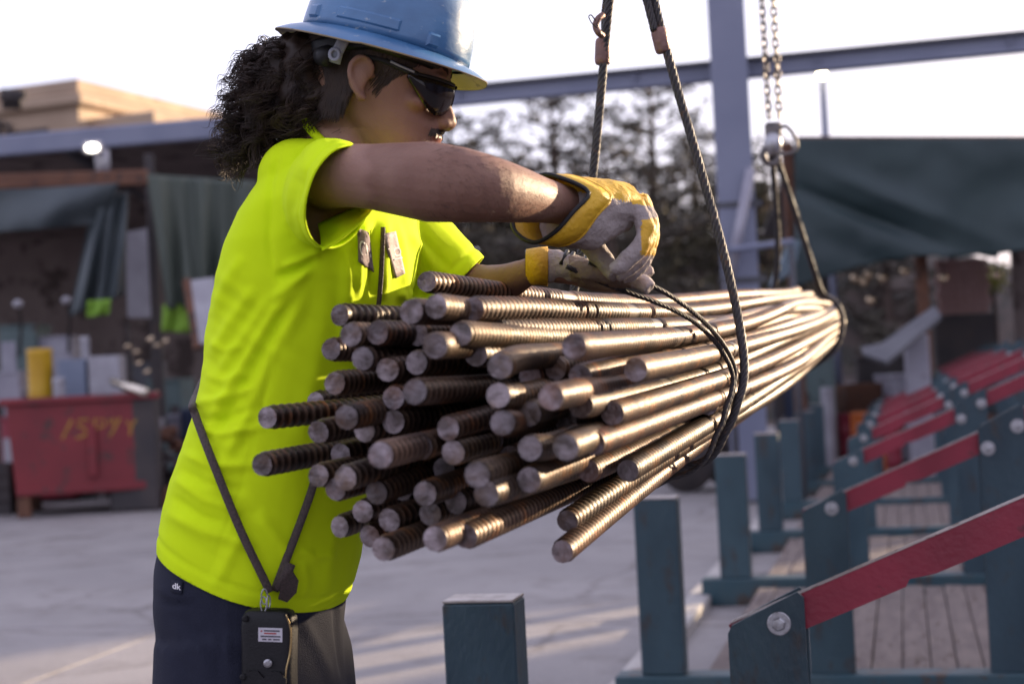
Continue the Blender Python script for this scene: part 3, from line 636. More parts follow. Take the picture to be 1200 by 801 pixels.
# ------------------------------------------------------------------ right: tarp covered shed with its clutter
rsd = thing('tarp_shed', 'timber framed lean-to whose front is covered by the dark green tarp', 'shed', at(1080, 16.5))
PX = [(936, 16.2), (1086, 16.1), (1250, 15.8), (1420, 15.4)]
for x, d in PX:
    a_ = at(x, d); z = zof(x, 166, d); b = MB(); b.box((a_.x, a_.y, z/2), (.11, .11, z), bev=.012); b.build('post', M_RUST, rsd)
    a_ = at(x, d+5); z2 = z-.5; b = MB(); b.box((a_.x+.4, a_.y, z2/2), (.11, .11, z2), bev=.012); b.build('post', M_DARK, rsd)
a_, c_ = P(934, 166, 16.15), P(1440, 166, 15.35); rot = (c_-a_).to_track_quat('X', 'Z').to_matrix()
b = MB(); b.box((0, 0, 0), ((c_-a_).length, .09, .10), bev=.01); b.v = [tuple(rot @ Vector(v)+(a_+c_)/2) for v in b.v]; b.build('top_board', M_RUST, rsd)
slab([a_+Vector((0, .05, .03)), c_+Vector((0, .05, .03)), c_+Vector((.4, 5.1, -.5)), a_+Vector((.4, 5.1, -.5))], .05, 'roof', M_DARK, rsd)
b = MB(); bw = (at(1150, 21)+at(1440, 20.4))/2; b.box((bw.x+.6, bw.y, 1.3), (3.4, .06, 2.6)); b.build('back_wall', M_LINE, rsd)
def tarp_right():
    t = thing('shed_tarp', 'large dark green blue tarp hanging over the front of the right shed, frayed lower edge', 'tarp', P(1000, 300, 15.9)); nu, nv = 90, 44
    vs = []; fs = []
    lowx = [930, 945, 975, 1000, 1035, 1080, 1120, 1171, 1180, 1230, 1300, 1450]; lowy = [338, 332, 322, 314, 306, 300, 300, 297, 296, 290, 288, 285]
    for j in range(nv+1):
        for i in range(nu+1):
            u, v = i/nu, j/nv; x = 931+(1440-931)*u; yl = np.interp(x, lowx, lowy)+2.5*mnoise.noise(Vector((x*.08, 0, 0))); y = 162.5+(yl-162.5)*v
            dg_ = (x-935)*.42-(y-200)*1.0     # diagonal drag folds from the upper left corner
            d = 16.05-(x-931)*.0014+.10*v*math.sin(x*.045)*.6+.085*math.exp(-((dg_+22-.03*(x-935))/9)**2)*math.exp(-((x-1010)/80)**2)*min(1, v*3)-.05*math.exp(-((dg_-14)/12)**2)*math.exp(-((x-1040)/90)**2)*min(1, v*3)+.05*math.exp(-((dg_+70)/16)**2)*math.exp(-((x-1060)/90)**2)*min(1, v*3)+.035*mnoise.noise(Vector((x*.012, y*.02, 4)))+.02*mnoise.noise(Vector((x*.03, y*.03, 1)))
            vs.append(P(x, y, d-.12))
    fs = [(j*(nu+1)+i, j*(nu+1)+i+1, (j+1)*(nu+1)+i+1, (j+1)*(nu+1)+i) for j in range(nv) for i in range(nu)]
    b = MB(); b.add(vs, fs); o = b.build('sheet', M_TARP, t, smooth=True); s = o.modifiers.new('t', 'SOLIDIFY'); s.thickness = .004
    b = MB(); g = []
    for j in range(9):
        for i in range(9):
            u, v = i/8, j/8; x = 1112+58*u; y = (275-22*u*u)+(300-(275-22*u*u))*v+2*math.sin(u*9); g.append(P(x, y, 15.72-.02*math.sin(u*7+v*3)))
    b.add(g, [(j*9+i, j*9+i+1, (j+1)*9+i+1, (j+1)*9+i) for j in range(8) for i in range(8)])
    o = b.build('patch', mat('faded_tarp_patch', (.13, .20, .20), (.08, .14, .14), rough=.4, scale=3), t, smooth=True); s = o.modifiers.new('t', 'SOLIDIFY'); s.thickness = .003; o['label'] = 'pale faded patch sewn on the tarp'
    return t
tarp_right()
cloth('plastic_sheet', 'pale torn plastic sheet hanging left of the dark green blue tarp', [(924, 284), (938, 282), (930, 318), (900, 338)], 15.6, 15.8, mat('cloudy_plastic', (.30, .38, .44), (.22, .30, .36), rough=.3, scale=3), nu=14, nv=10, fold=.06, nf=2, seed=9)
ct = thing('steel_chute', 'grey folded steel chute standing under the right shed tarp', 'chute', at(1062, 14.6))
slab([P(1096, 362, 14.6), P(1104, 374, 14.4), P(1040, 428, 14.0), P(1012, 418, 14.1), P(1010, 411, 14.4), P(1034, 406, 14.5), P(1062, 388, 14.6)], .04, 'trough', mat('grey_sheet_steel', (.10, .10, .115), (.14, .14, .155), rough=.65, metal=.1, scale=3, c3=(.12, .08, .06), scale3=6, t3=.64), ct)
b = MB(); a_ = P(1073, 392, 14.7); b.box((a_.x, a_.y, a_.z/2), (.20, .16, a_.z), bev=.015); b.build('stand', M_PIPE, ct)
pw = thing('panel_wall', 'pinkish panel wall seen through the right shed', 'wall', at(1132, 20.3))
for k in range(6):
    for j in range(7):
        a_ = at(1132, 20.3); b = MB(); b.box((a_.x-.27+.108*k+(.03 if j % 2 else 0), a_.y, zof(1132, 368, 20.3)+.055+j*.098), (.10, .12, .09), bev=.006); b.build('block', M_BRICKW, pw)
b = MB(); a_ = at(1132, 20.3); b.box((a_.x, a_.y, zof(1132, 368, 20.3)/2), (.75, .16, zof(1132, 368, 20.3)-.005), bev=.01); b.build('base', M_DARK, pw)
RIGHT = [('drum', 1010, 16.8, 34, 70, M_ORANGE, 'orange drum left of the grey chute'), ('cab', 955, 17.2, 46, 140, M_TEALM, 'green grey machine under the left edge of the tarp'), ('cab', 1035, 18.5, 60, 120, M_DARK, 'sooty machine behind the grey chute'),
 ('drum', 985, 17.8, 26, 62, M_REDM, 'crimson drum beyond the far end of the bundle'), ('drum', 1180, 17.5, 22, 60, M_PALE, 'white drum at the right of the pinkish wall'), ('crate', 1100, 17.2, 50, 50, M_DARK, 'dark crate right of the chute stand'),
 ('cab', 1150, 18.2, 56, 70, M_DARK, 'low dark machine in front of the pinkish wall'), ('drum', 1040, 15.9, 22, 60, M_REDM, 'crimson drum behind the chute lip'), ('cab', 925, 18.0, 40, 110, M_BLUEM, 'navy cabinet between the column and the tarp'), ('crate', 1185, 16.2, 46, 64, M_RUST, 'rusty crate by the right edge under the tarp'),
 ('drum', 1108, 16.0, 20, 44, M_YELP, 'small yellow drum right of the chute'), ('drum', 1024, 15.2, 18, 34, M_ORANGE, 'small orange drum in front of the chute lip'), ('cab', 1215, 18.0, 50, 100, M_TEALM, 'green grey machine at the right edge behind the crate'), ('drum', 1000, 18.9, 26, 90, M_PALE, 'pale drum far inside the right shed')]
RIGHT += [('drum', 968, 16.9, 16, 100, M_PALE, 'pale gas bottle at the left edge of the tarp'), ('cab', 1062, 17.6, 34, 104, M_PIPE, 'grey switch box behind the top of the chute'), ('drum', 1092, 17.4, 16, 110, M_TEALM, 'green grey gas bottle by the right shed post'),
 ('crate', 1012, 17.9, 44, 96, M_RUST, 'rusty rack behind the orange drum'), ('cab', 1128, 16.8, 30, 56, M_ORANGE, 'small orange machine in front of the pinkish wall'), ('drum', 1196, 18.6, 18, 110, M_BLUEM, 'navy gas bottle at the right edge of the picture'), ('drum', 944, 16.4, 14, 80, M_REDM, 'crimson gas bottle below the torn plastic sheet'),
 ('crate', 1162, 15.4, 40, 40, M_PALE, 'pale crate just above the far red arms'), ('drum', 1122, 15.6, 18, 44, M_PALE, 'white canister above the far red arms')]
rr = random.Random(4)
for k, (ty, x, d, w_, h, m, lab) in enumerate(RIGHT):
    (drum('oil_drum', lab, x, d, w_, h, m) if ty == 'drum' else crate('scrap_crate', lab, x, d, w_, h, m, .6, 0, rr.uniform(-.3, .3)) if ty == 'crate' else cabinet('machine_base', lab, x, d, w_, h, m, .6, 0, rr.uniform(-.2, .2), seed=k+30))
for k, (x, y) in enumerate(((1018, 322), (1034, 326), (1002, 326), (1060, 318), (1105, 326), (1168, 322), (1020, 352), (1012, 330), (940, 350))):  # shiny beads added under the tarp to give blurred glints
    t = thing('glint_bead', 'small bright hanging weight glinting %s under the right tarp' % ['above the grey chute lip', 'over the crimson drum', 'left of the orange drum', 'over the top of the chute', 'by the shed post', 'in front of the yellow bush', 'lower down behind the chute lip', 'beside the orange drum', 'under the torn plastic sheet'][k], 'weight', P(x, y, 16.3), group='glinting pieces under the right tarp')
    b = MB(); a_ = P(x, y, 16.3); zt_ = P(x, 300, 16.3).z; b.ell(a_, (.045, .04, .05)); b.build('end', M_GLINT, t, smooth=True); b = MB(); b.tube([a_, Vector((a_.x, a_.y, 2.9))], .008, 6); b.build('hanger', M_DARK, t)
# ------------------------------------------------------------------ unseen buildings added to block the sun and shape the lit ground patch
def sun_blocker(name, label, c, L_, W_, H_, rz, m, bays):
    t = thing(name, label, 'building', (c[0], c[1], 0), rz)
    b = MB(); b.box((0, 0, H_/2), (L_, W_, H_), bev=.03); b.build('wall', m, t, world=False)
    b = MB(); b.prism([(-W_/2-.3, 0), (W_/2+.3, 0), (W_/2+.3, .12), (0, .5), (-W_/2-.3, .12)], -L_/2-.3, L_/2+.3, Matrix.Translation((0, 0, H_+.002)) @ Matrix(((0, 0, 1, 0), (1, 0, 0, 0), (0, 1, 0, 0), (0, 0, 0, 1)))); b.build('roof', M_STEELD, t, world=False)
    for k in range(bays):
        x = -L_/2+L_*(k+.5)/bays; b = MB(); b.box((x, -W_/2-.02, H_*.42), (L_/bays*.55, .05, H_*.7), bev=.01); b.build('door', M_STEEL, t, world=False)
        b = MB(); b.box((x, W_/2+.02, H_*.42), (L_/bays*.55, .05, H_*.7), bev=.01); b.build('door', M_STEEL, t, world=False)
B0 = Vector((11.6, -.9, 0)); WH = 4.75
for s0, s1, wh, lab in ((-4.5, 16.9, WH, 'long low storage building along the sunny side of the yard'), (17.0, 21.4, WH+.18, 'slightly taller storage building just before the gap'), (24.7, 36, WH, 'short storage building past the gap on the sunny side')):
    c = B0+ROW*((s0+s1)/2)+CRS*.75; sun_blocker('unseen_sun_blocker', lab, (c.x, c.y), s1-s0, 1.5, wh-.5, R(90)-.2366, M_STEELD, 4)
sun_blocker('unseen_tall_blocker', 'tall workshop building beyond the right shed', (25.8, 39.9), 16, 8, 13.5, R(90)-.2366, M_STEELD, 5)  # added out of frame to keep the sun off the left shed
# ------------------------------------------------------------------ hill, trees, bushes beyond
M_HILL = mat('brown_bank', (.055, .040, .036), (.085, .062, .05), rough=.95, scale=.5, c3=(.03, .028, .022), scale3=1.2, t3=.5, bump=.6, bscale=3)
b = MB(); n1, n2 = 60, 14; vs = []
for j in range(n2+1):
    for i in range(n1+1):
        x = -60+120*i/n1; y = 30+40*j/n2; t = j/n2; hh = (5.5 if x < 9 else 5.5-(x-9)*.35)*(1-math.exp(-((y-30)/6.0)**1.5)); hh *= .85+.35*mnoise.noise(Vector((x*.12, y*.12, 3)))
        if x < -6: hh *= max(.25, 1-(-6-x)*.08)
        vs.append((x, y, max(-.05, hh-.1)))
b.add(vs, [(j*(n1+1)+i, j*(n1+1)+i+1, (j+1)*(n1+1)+i+1, (j+1)*(n1+1)+i) for j in range(n2) for i in range(n1)])
tag(b.build('hillside', M_HILL, smooth=True), kind='structure')
M_NEED = mat('pine_needles', (.058, .050, .038), (.085, .074, .054), rough=.8, scale=1.5)
M_LEAF = mat('dry_leaves', (.075, .058, .030), (.05, .05, .025), rough=.8, scale=1.5)
M_BARK = mat('bark', (.075, .05, .04), (.05, .035, .028), rough=.95, scale=3, stretch=(1, 1, .2), bump=.6, bscale=12)
M_YLEAF = mat('yellow_green_leaves', (.32, .30, .03), (.24, .26, .03), rough=.7, scale=3)
def leaf_cluster(mb, c, rad, n, size, rr, flat=.6):
    for _ in range(n):
        v = Vector((rr.gauss(0, 1), rr.gauss(0, 1), rr.gauss(0, 1))).normalized()*rad*rr.random()**.45; v.z *= flat; p = c+v
        a_ = Vector((rr.gauss(0, 1), rr.gauss(0, 1), rr.gauss(0, .5))).normalized(); b_ = a_.cross(Vector((rr.gauss(0, 1), rr.gauss(0, 1), rr.gauss(0, 1)))).normalized(); s = size*rr.uniform(.6, 1.4)
        k = len(mb.v); mb.v += [tuple(p-a_*s), tuple(p+b_*s*.35), tuple(p+a_*s), tuple(p-b_*s*.35)]; mb.f.append((k, k+1, k+2, k+3)); mb.m.append(0)
def pine(label, px, d, top_py, base_z, seed, spread=1.0, lowest=.25, m=M_NEED, name='pine_tree'):
    rr = random.Random(seed); a_ = at(px, d); top = zof(px, top_py, d); t = thing(name, label, 'tree', (a_.x, a_.y, base_z), group='trees on the bank behind the yard'); H_ = top-base_z
    lean = Vector((rr.uniform(-.04, .04), rr.uniform(-.04, .04), 1)); pt = lambda z: Vector((a_.x, a_.y, base_z))+lean*z
    b = MB(); zs_ = [0, H_*.15, H_*.4, H_*.7, H_*.97]; b.tube([pt(z)+Vector((rr.uniform(-.05, .05), 0, 0)) for z in zs_], [.22, .17, .13, .08, .02], 10); tr = b.build('trunk', M_BARK, t, smooth=True)
    lb_ = MB(); cr = MB(); z = H_*lowest
    while z < H_*.97:
        f = (z/H_-lowest)/(1-lowest); ln = spread*(2.6*(1-f)**.7+.35)*rr.uniform(.55, 1.15); an = rr.uniform(0, 6.28)
        for k in range(rr.choice([2, 3, 3])):
            an += 2.1+rr.uniform(-.5, .5); dv = Vector((math.cos(an), math.sin(an), rr.uniform(-.05, .3))); l = ln*rr.uniform(.6, 1.1); p0 = pt(z); p1 = p0+dv*l*.5+Vector((0, 0, .05)); p2 = p0+dv*l+Vector((0, 0, .12*l))
            lb_.tube([p0, p1, p2], [.045, .03, .012], 5)
            for q in range(int(3+l*2.7)):
                s = rr.uniform(.35, 1.05); c = p0.lerp(p2, s)+Vector((rr.gauss(0, .16), rr.gauss(0, .16), rr.gauss(.05, .10))); leaf_cluster(cr, c, (.26+.10*spread)*rr.uniform(.6, 1.4), 20, .085, rr, .45)
        z += H_*rr.uniform(.05, .10)
    lb_.build('limbs', M_BARK, t, smooth=True); cr.build('crown', m, t); return t
pine('pine with flat sparse boughs rising left of the near sling leg', 668, 38, 92, 2.2, 1, 1.5, .2)
pine('tallest pine, seen between the two sling legs and the column', 770, 40, 88, 2.5, 2, 1.6, .2)
pine('narrow pine seen just right of the worker sunglasses', 548, 36, 132, 2.0, 3, 1.1, .2)
pine('lower pine filling the gap beside the steel column', 828, 42, 150, 2.8, 4, 1.3, .15)
pine('dusky pine low behind the gloves', 720, 34, 165, 1.5, 5, 1.2, .1)
pine('bushy tree seen between the chains and the tarp', 905, 36, 185, 1.5, 6, 1.1, .08, M_LEAF, 'bushy_tree')
pine('low brown tree behind the sling leg', 620, 40, 185, 2.0, 7, 1.2, .1, M_LEAF, 'bushy_tree')
pine('dark tree showing through the right shed', 1050, 34, 240, .5, 8, .9, .05, M_NEED, 'bushy_tree')
# a bare tree far off over the tarp
bt_ = thing('bare_tree', 'small leafless tree showing over the top of the right tarp', 'tree', at(1085, 60)); rr = random.Random(12); b = MB(); base = at(1085, 60); tz = zof(1085, 128, 60)
b.tube([base, Vector((base.x, base.y, tz*.7))], [.2, .1], 8); b.build('trunk', M_BARK, bt_); b = MB()
for k in range(46):
    z = tz*rr.uniform(.5, .9); p0 = Vector((base.x, base.y, min(z, tz*.7))); dv = Vector((rr.gauss(0, 1), rr.gauss(0, 1), rr.uniform(.3, 1.3))).normalized()*rr.uniform(.4, 1.5); b.tube([p0, p0+dv*.6, p0+dv+Vector((rr.uniform(-.2, .2), 0, .1))], [.03, .02, .006], 5)
b.build('branches', M_BARK, bt_)
rr = random.Random(31); mb = MB()
for k in range(330):
    x = rr.uniform(520, 960); d = rr.uniform(31, 44); a_ = at(x, d); hz = max(0, 5.3*(1-math.exp(-((a_.y-30)/6.0)**1.5))) if a_.x < 9 else 2
    leaf_cluster(mb, Vector((a_.x, a_.y, hz*.95+rr.uniform(0, .7))), rr.uniform(.35, .9), 40, .10, rr, .8)
tag(mb.build('undergrowth', M_LEAF), kind='stuff')
yb = thing('yellow_bush', 'yellow green bush beyond the pinkish wall', 'bush', at(1164, 21)); b = MB(); rr = random.Random(3)
for k in range(9): leaf_cluster(b, P(1164+rr.uniform(-12, 12), 322+rr.uniform(-10, 14), 21+rr.uniform(-.3, .3)), .14, 40, .04, rr, 1)
b.build('foliage', M_YLEAF, yb); b = MB(); a_ = P(1164, 330, 21); b.tube([Vector((a_.x, a_.y, 0)), a_], .03, 6); b.build('stem', M_BARK, yb)
# ------------------------------------------------------------------ the bundle of reinforcing bars
M_BAR = mat('rolled_steel_bar', (.042, .029, .024), (.115, .075, .050), rough=.46, metal=.45, scale=10, c3=(.20, .085, .03), scale3=22, t3=.52, bump=.10, bscale=260, rvar=.12, w3=.2, rnd=.35)
M_CUT = mat('cut_bar_end', (.085, .064, .06), (.26, .215, .225), rough=.5, metal=.2, scale=42, c3=(.13, .070, .042), scale3=22, t3=.47, bump=.6, bscale=90, w3=.2, rnd=.45, t2=(.4, .6))
# ribs: worn bright on the crest, rust and scale left in the grooves (vertex attribute 'rib')
n_ = M_BAR.node_tree.nodes; L_n = M_BAR.node_tree.links; b_ = n_['Principled BSDF']; src = b_.inputs['Base Color'].links[0].from_socket
at_ = n_.new('ShaderNodeAttribute'); at_.attribute_name = 'rib'; mx_ = n_.new('ShaderNodeMix'); mx_.data_type = 'RGBA'; mx_.blend_type = 'MULTIPLY'; mx_.inputs['Factor'].default_value = 1
rp_ = n_.new('ShaderNodeValToRGB'); rp_.color_ramp.elements[0].color = (.36, .29, .25, 1); rp_.color_ramp.elements[1].color = (1.5, 1.45, 1.4, 1); rp_.color_ramp.elements[1].position = .75
L_n.new(at_.outputs['Fac'], rp_.inputs[0]); L_n.new(src, mx_.inputs['A']); L_n.new(rp_.outputs[0], mx_.inputs['B']); L_n.new(mx_.outputs['Result'], b_.inputs['Base Color'])
BD = .0285                                # bar diameter without ribs
ENDS = [(398,369,26),(411,392,28),(442,390,28),(482,365,29),(388,409,26),(425,420,28),(454,433,28),(489,392,27),(510,405,30),(488,425,28),
(392,449,27),(461,466,28),(370,471,24.5),(486,459,30),(313,489,26),(373,506,27),(406,489,29),(427,504,28),(461,494,28),(307,544,27),
(399,532,26),(420,521,24.5),(446,533,31),(493,524,29),(373,557,27),(405,560,29),(393,573,27),(441,577,28),(471,573,27),(425,599,27),
(456,609,28),(398,617,26),(433,628,27),(449,643,29),(500,330,24),(511,359,29),(555,362,28),(540,391,29),(580,386,27),(558,415,28),
(586,429,30),(584,463,30),(621,441,27),(651,432,27),(646,465,31),(673,406,30),(525,502,29),(620,485,29),(589,495,30),(663,493,27),
(531,530,29),(577,516,27),(598,535,27),(621,525,30),(663,524,31),(695,519,29),(520,549,27),(559,556,31),(498,578,29),(570,578,31),
(620,562,30),(689,551,26.5),(534,588,28),(504,602,28),(486,629,26),(510,631,30),(546,628,29),(665,610,26),(659,646,27),(741,384,18.5),
(680,441,28),(745,433,28),(818,441,20.5),(681,475,29),(718,484,28),(830,476,20.5),(736,551,26)]
NB = len(ENDS)
ST = np.arange(1.5, 6.46, .12); NS = len(ST)
E = np.array(ENDS, float); D0 = BD*.99*FPX/E[:, 2]
A1 = (788, 455, 2.72); A2 = (931, 386, 5.7); RB = .150
def world_off(px, py, d): return np.array(P(px, py, d))
endW = np.array([world_off(*ENDS[i][:2], D0[i]) for i in range(NB)])
# camera frame: lateral x, vertical y at a depth
def cxy(px, py, d): return np.array([(px-CX)/FPX*d, (CY-py)/FPX*d])
e2 = np.array([cxy(E[i, 0], E[i, 1], D0[i]) for i in range(NB)])
a1 = cxy(*A1); a2 = cxy(*A2); wob = np.random.RandomState(9).rand(NB, 6)
nx = (E[:, 0]-548)/215; ny = -(E[:, 1]-490)/165
rr_ = np.sqrt(nx**2+ny**2); k_ = np.where(rr_ > 1, 1/rr_, 1)
tgt = np.stack([nx*k_, ny*k_], 1)*(RB-BD*.5)
for i, p in enumerate(ENDS):              # bars whose ends start on the bundle's flank stay there
    if p[2] < 21: tgt[i] = cxy(p[0], p[1], D0[i])-(a1+(a2-a1)*(D0[i]-A1[2])/(A2[2]-A1[2]))
ang1 = math.radians(8)
X = np.zeros((NB, NS, 2)); alive = np.zeros((NB, NS), bool)
for i in range(NB):
    for s, d in enumerate(ST):
        ax = a1+(a2-a1)*(d-A1[2])/(A2[2]-A1[2])
        q1 = a1+tgt[i]
        if d < A1[2] and D0[i] < A1[2]-.12:
            t = (d-D0[i])/(A1[2]-D0[i]); t2 = max(0, t)
            X[i, s] = e2[i]+(q1-e2[i])*t2
        else: X[i, s] = ax+tgt[i]
        w_ = np.clip((d-A1[2])/.5, 0, 1)*np.clip((6.5-d)/1.2, .3, 1)*.013; X[i, s] += w_*np.array([math.sin(6.28*wob[i, 0]+d*(1.2+1.5*wob[i, 1])), math.sin(6.28*wob[i, 2]+d*(1.2+1.5*wob[i, 3]))])
        alive[i, s] = d >= D0[i]-.02
first = np.array([int(np.argmax(alive[i])) for i in range(NB)])
rel0 = np.random.RandomState(4)
Dm = BD*1.045
for it in range(420):
    dif = X[:, None]-X[None]; dist = np.sqrt((dif**2).sum(-1))+1e-9
    pen = np.clip(Dm*1.04-dist, 0, None); pen[np.arange(NB), np.arange(NB)] = 0
    pen *= (alive[:, None]*alive[None])
    push = (dif/dist[..., None]*pen[..., None]).sum(1)*.33
    X += push
    if it < 390:
        lap = np.zeros_like(X); lap[:, 1:-1] = X[:, :-2]+X[:, 2:]-2*X[:, 1:-1]
        ok = np.zeros((NB, NS), bool); ok[:, 1:-1] = alive[:, :-2]
        X += lap*(.22 if it < 300 else .10)*ok[..., None]
    for s, d in enumerate(ST):            # the slings squeeze the bundle
        pull = .009 if abs(d-A1[2]) < .2 or abs(d-A2[2]) < .3 else (.002 if d > A1[2] else 0.0)
        if pull:
            c = a1+(a2-a1)*(d-A1[2])/(A2[2]-A1[2]); X[:, s] -= (X[:, s]-c)*pull*(.6 if it > 300 else 1)
    for i in range(NB):                   # cut ends stay where the photograph has them
        s = first[i]; d = ST[s]; n2 = min(s+1, NS-1)
        sl = (X[i, n2]-e2[i])/max(ST[n2]-D0[i], .05)
        X[i, s] = e2[i]+sl*(d-D0[i])
for it in range(40):                      # steel is stiff: no short kinks along a bar
    for i in range(NB):
        f_ = first[i]; Y = X[i, f_:]
        if len(Y) > 4: Y[1:-1] += .5*((Y[:-2]+Y[2:])/2-Y[1:-1])
def cam_w(x, y, d): return CAM+FW*d+RT*x+UP*y
rb = random.Random(11)
# who is worth full rib geometry: bars seen along their flank
FLANK = {34, 35, 36, 38, 39, 40, 45, 70, 71, 72, 73, 74, 75, 69, 76, 61, 67, 68, 55, 14, 19, 0, 3, 66, 53, 54, 49}
BAR_PTS = []
def bar_path(i):
    pts = [cam_w(e2[i][0], e2[i][1], D0[i])]
    for s in range(NS):
        if ST[s] > D0[i]+.07: pts.append(cam_w(X[i, s, 0], X[i, s, 1], ST[s]))
    pts[-1] = pts[-1]+(pts[-1]-pts[-2])*rb.uniform(-.9, .9)
    return catmull(pts, 4)
def bar_mesh(i, path):
    rib_to = 2.4 if i in FLANK else .7
    pts = resample(path, .0055); L_ = len(pts)*.0055; N = len(pts)
    keep = []; pitch = rb.choice([.0125, .0145, .017]); r0 = BD/2
    prof = []
    q = 0.0; s = 0
    out_p = []; out_r = []; rib_v = []
    # dense rings where ribs are modelled
    P_ = np.array([list(p) for p in pts])
    def at(l):
        x = min(max(l/.0055, 0), N-1.001); k = int(x); return P_[k]+(P_[k+1]-P_[k])*(x-k)
    tot = (N-1)*.0055
    out_p.append(at(0)); out_r.append(r0*.985); out_p.append(at(.006)); out_r.append(r0)
    l = rb.uniform(.004, .012); plain = rb.uniform(.25, 1.2)
    while l < min(rib_to, tot):
        if plain < l < plain+.06:         # a plain marked length between the ribs
            out_p.append(at(l)); out_r.append(r0*1.02); l += .03; continue
        for dl, rr in ((0, r0*.975), (.0026, r0*1.12), (.0052, r0*1.12), (.0078, r0*.975)):
            if l+dl < tot: out_p.append(at(l+dl)); out_r.append(rr)
        l += pitch
    while l < tot:
        out_p.append(at(l)); out_r.append(r0*1.05); l += .08
    mb = MB(); n = 14 if i in FLANK else 12
    mb.tube(out_p, out_r, n, capmi=1)
    c0 = Vector(out_p[0]); tg_ = (Vector(out_p[1])-c0).normalized(); sv = Vector((rb.gauss(0, 1), rb.gauss(0, 1), rb.gauss(0, 1))); sv = (sv-tg_*sv.dot(tg_)).normalized(); tl_ = math.tan(R(rb.uniform(2, 13)))
    for k in range(n):                    # sheared, not square, ends
        q = Vector(mb.v[k]); mb.v[k] = tuple(q+tg_*((q-c0).dot(sv)*tl_*.5+rb.uniform(-.0006, .0006)))
    mb.rib = np.repeat(np.clip((np.array(out_r)/r0-.975)/.14, 0, 1), n); return mb
# words for the labels
def bar_label(i):
    x, y, dm = ENDS[i]
    special = {14: 'dark ribbed bar sticking out left across the shirt, upper of the two long ones', 19: 'dark ribbed bar sticking out farthest left across the shirt, lower of two',
     34: 'topmost bar of the bundle, close rusty ribs, lying just under the gloves', 68: 'lowest sunlit bar of the bundle, hanging down over the yard floor', 67: 'sunlit bar lying just above the lowest one, below the bundle',
     69: 'short bar whose small cut end peeps out between the long top bars', 72: 'bar with small cut end on the flank just left of the wire sling, upper one', 75: 'bar with small cut end on the flank just left of the wire sling, lower one',
     71: 'thick smooth sunlit bar whose dark oval cut end points out of the right flank', 76: 'sunlit bar crossing low over the right flank towards the bottom of the sling',
     45: 'rust brown bar whose cut end sits right of the pale top bars', 36: 'pale sunlit bar in the top layer, second from the top', 38: 'golden sunlit bar in the top layer, third from the top',
     0: 'grey bar at the top left corner of the bundle in front of the shirt', 35: 'bar with golden ribs directly below the topmost bar end', 31: 'bar end standing alone at the lower left of the bundle',
     33: 'bar end at the lowest left corner of the dark bundle', 66: 'bar end at the lowest right of the dark underside, long dark flank behind it', 12: 'small bar end just above the upper long bar that crosses the shirt'}
    if i in special: return special[i]
    row = min(range(8), key=lambda k: abs(y-(365+k*38)))
    rown = ['top', 'second', 'third', 'fourth', 'fifth', 'sixth', 'seventh', 'bottom'][row]
    mates = sorted([j for j in range(NB) if j not in special and min(range(8), key=lambda k: abs(ENDS[j][1]-(365+k*38))) == row], key=lambda j: ENDS[j][0])
    o = mates.index(i); ordn = ['first', 'second', 'third', 'fourth', 'fifth', 'sixth', 'seventh', 'eighth', 'ninth', 'tenth', 'eleventh', 'twelfth', 'thirteenth'][o]
    return '%s cut bar end from the shirt in the %s layer down the bundle' % (ordn, rown)
for i in range(NB):
    path = bar_path(i); BAR_PTS.append(path)
    mb = bar_mesh(i, path); o = mb.build('reinforcing_bar', [M_BAR, M_CUT], loc=path[0], smooth=True); auto_smooth(o, 50)
    at_ = o.data.attributes.new('rib', 'FLOAT', 'POINT'); at_.data.foreach_set('value', mb.rib)
    tag(o, bar_label(i), 'steel bar', 'reinforcing bars in the hanging bundle')
# ------------------------------------------------------------------ slings
M_ROPE = mat('wire_rope', (.025, .023, .027), (.06, .052, .052), rough=.6, metal=.2, scale=120, c3=(.08, .045, .03), scale3=60, t3=.58)
M_FERR = mat('rusty_ferrule', (.15, .085, .075), (.22, .12, .10), rough=.5, metal=.5, scale=40, bump=.3, bscale=100)
def hull_r(d, th, extra):
    s = (d-ST[0])/(ST[1]-ST[0]); k = int(s); f = s-k
    XY = X[:, k]*(1-f)+X[:, k+1]*f; ok = (D0 < d)
    c = a1+(a2-a1)*(d-A1[2])/(A2[2]-A1[2]); u = np.array([math.cos(th), math.sin(th)])
    m = ((XY[ok]-c) @ u).max()+BD/2*1.09+extra
    return c+u*m
def loop(dfun, th0, th1, n, extra):
    out = []
    for k in range(n+1):
        th = th0+(th1-th0)*k/n; d = dfun(th); q = hull_r(d, th, extra); out.append(cam_w(q[0], q[1], d))
    return out
def smooth_path(pts, it=4):
    pts = [Vector(p) for p in pts]
    for _ in range(it): pts = [pts[0]]+[(pts[i-1]+pts[i]*2+pts[i+1])/4 for i in range(1, len(pts)-1)]+[pts[-1]]
    return pts
sl = thing('wire_rope_sling', 'twisted steel wire rope sling looped round the bundle near the gloves', 'wire sling', P(788, 560, 2.7))
dfn = lambda th: 2.86+.05*math.sin(th)+.17*math.cos(th-math.pi)*.5
lp = loop(dfn, R(18), R(-192), 46, .008)
right = [P(742, -160, 2.86), P(757, -20, 2.86), P(763, 0, 2.86), P(776, 50, 2.86), P(822, 200, 2.85), P(850, 290, 2.84), P(872, 375, 2.82)]
left = [P(694, 260, 2.93), P(697, 210, 2.93), P(703, 120, 2.93), P(707, 65, 2.93), P(713, 0, 2.92), P(722, -80, 2.9), P(737, -160, 2.88)]
path = smooth_path(right+lp+left, 3)
mb = MB(); rope(mb, catmull(path, 3), .0082, pitch=.075); mb.build('rope', M_ROPE, sl, smooth=True)
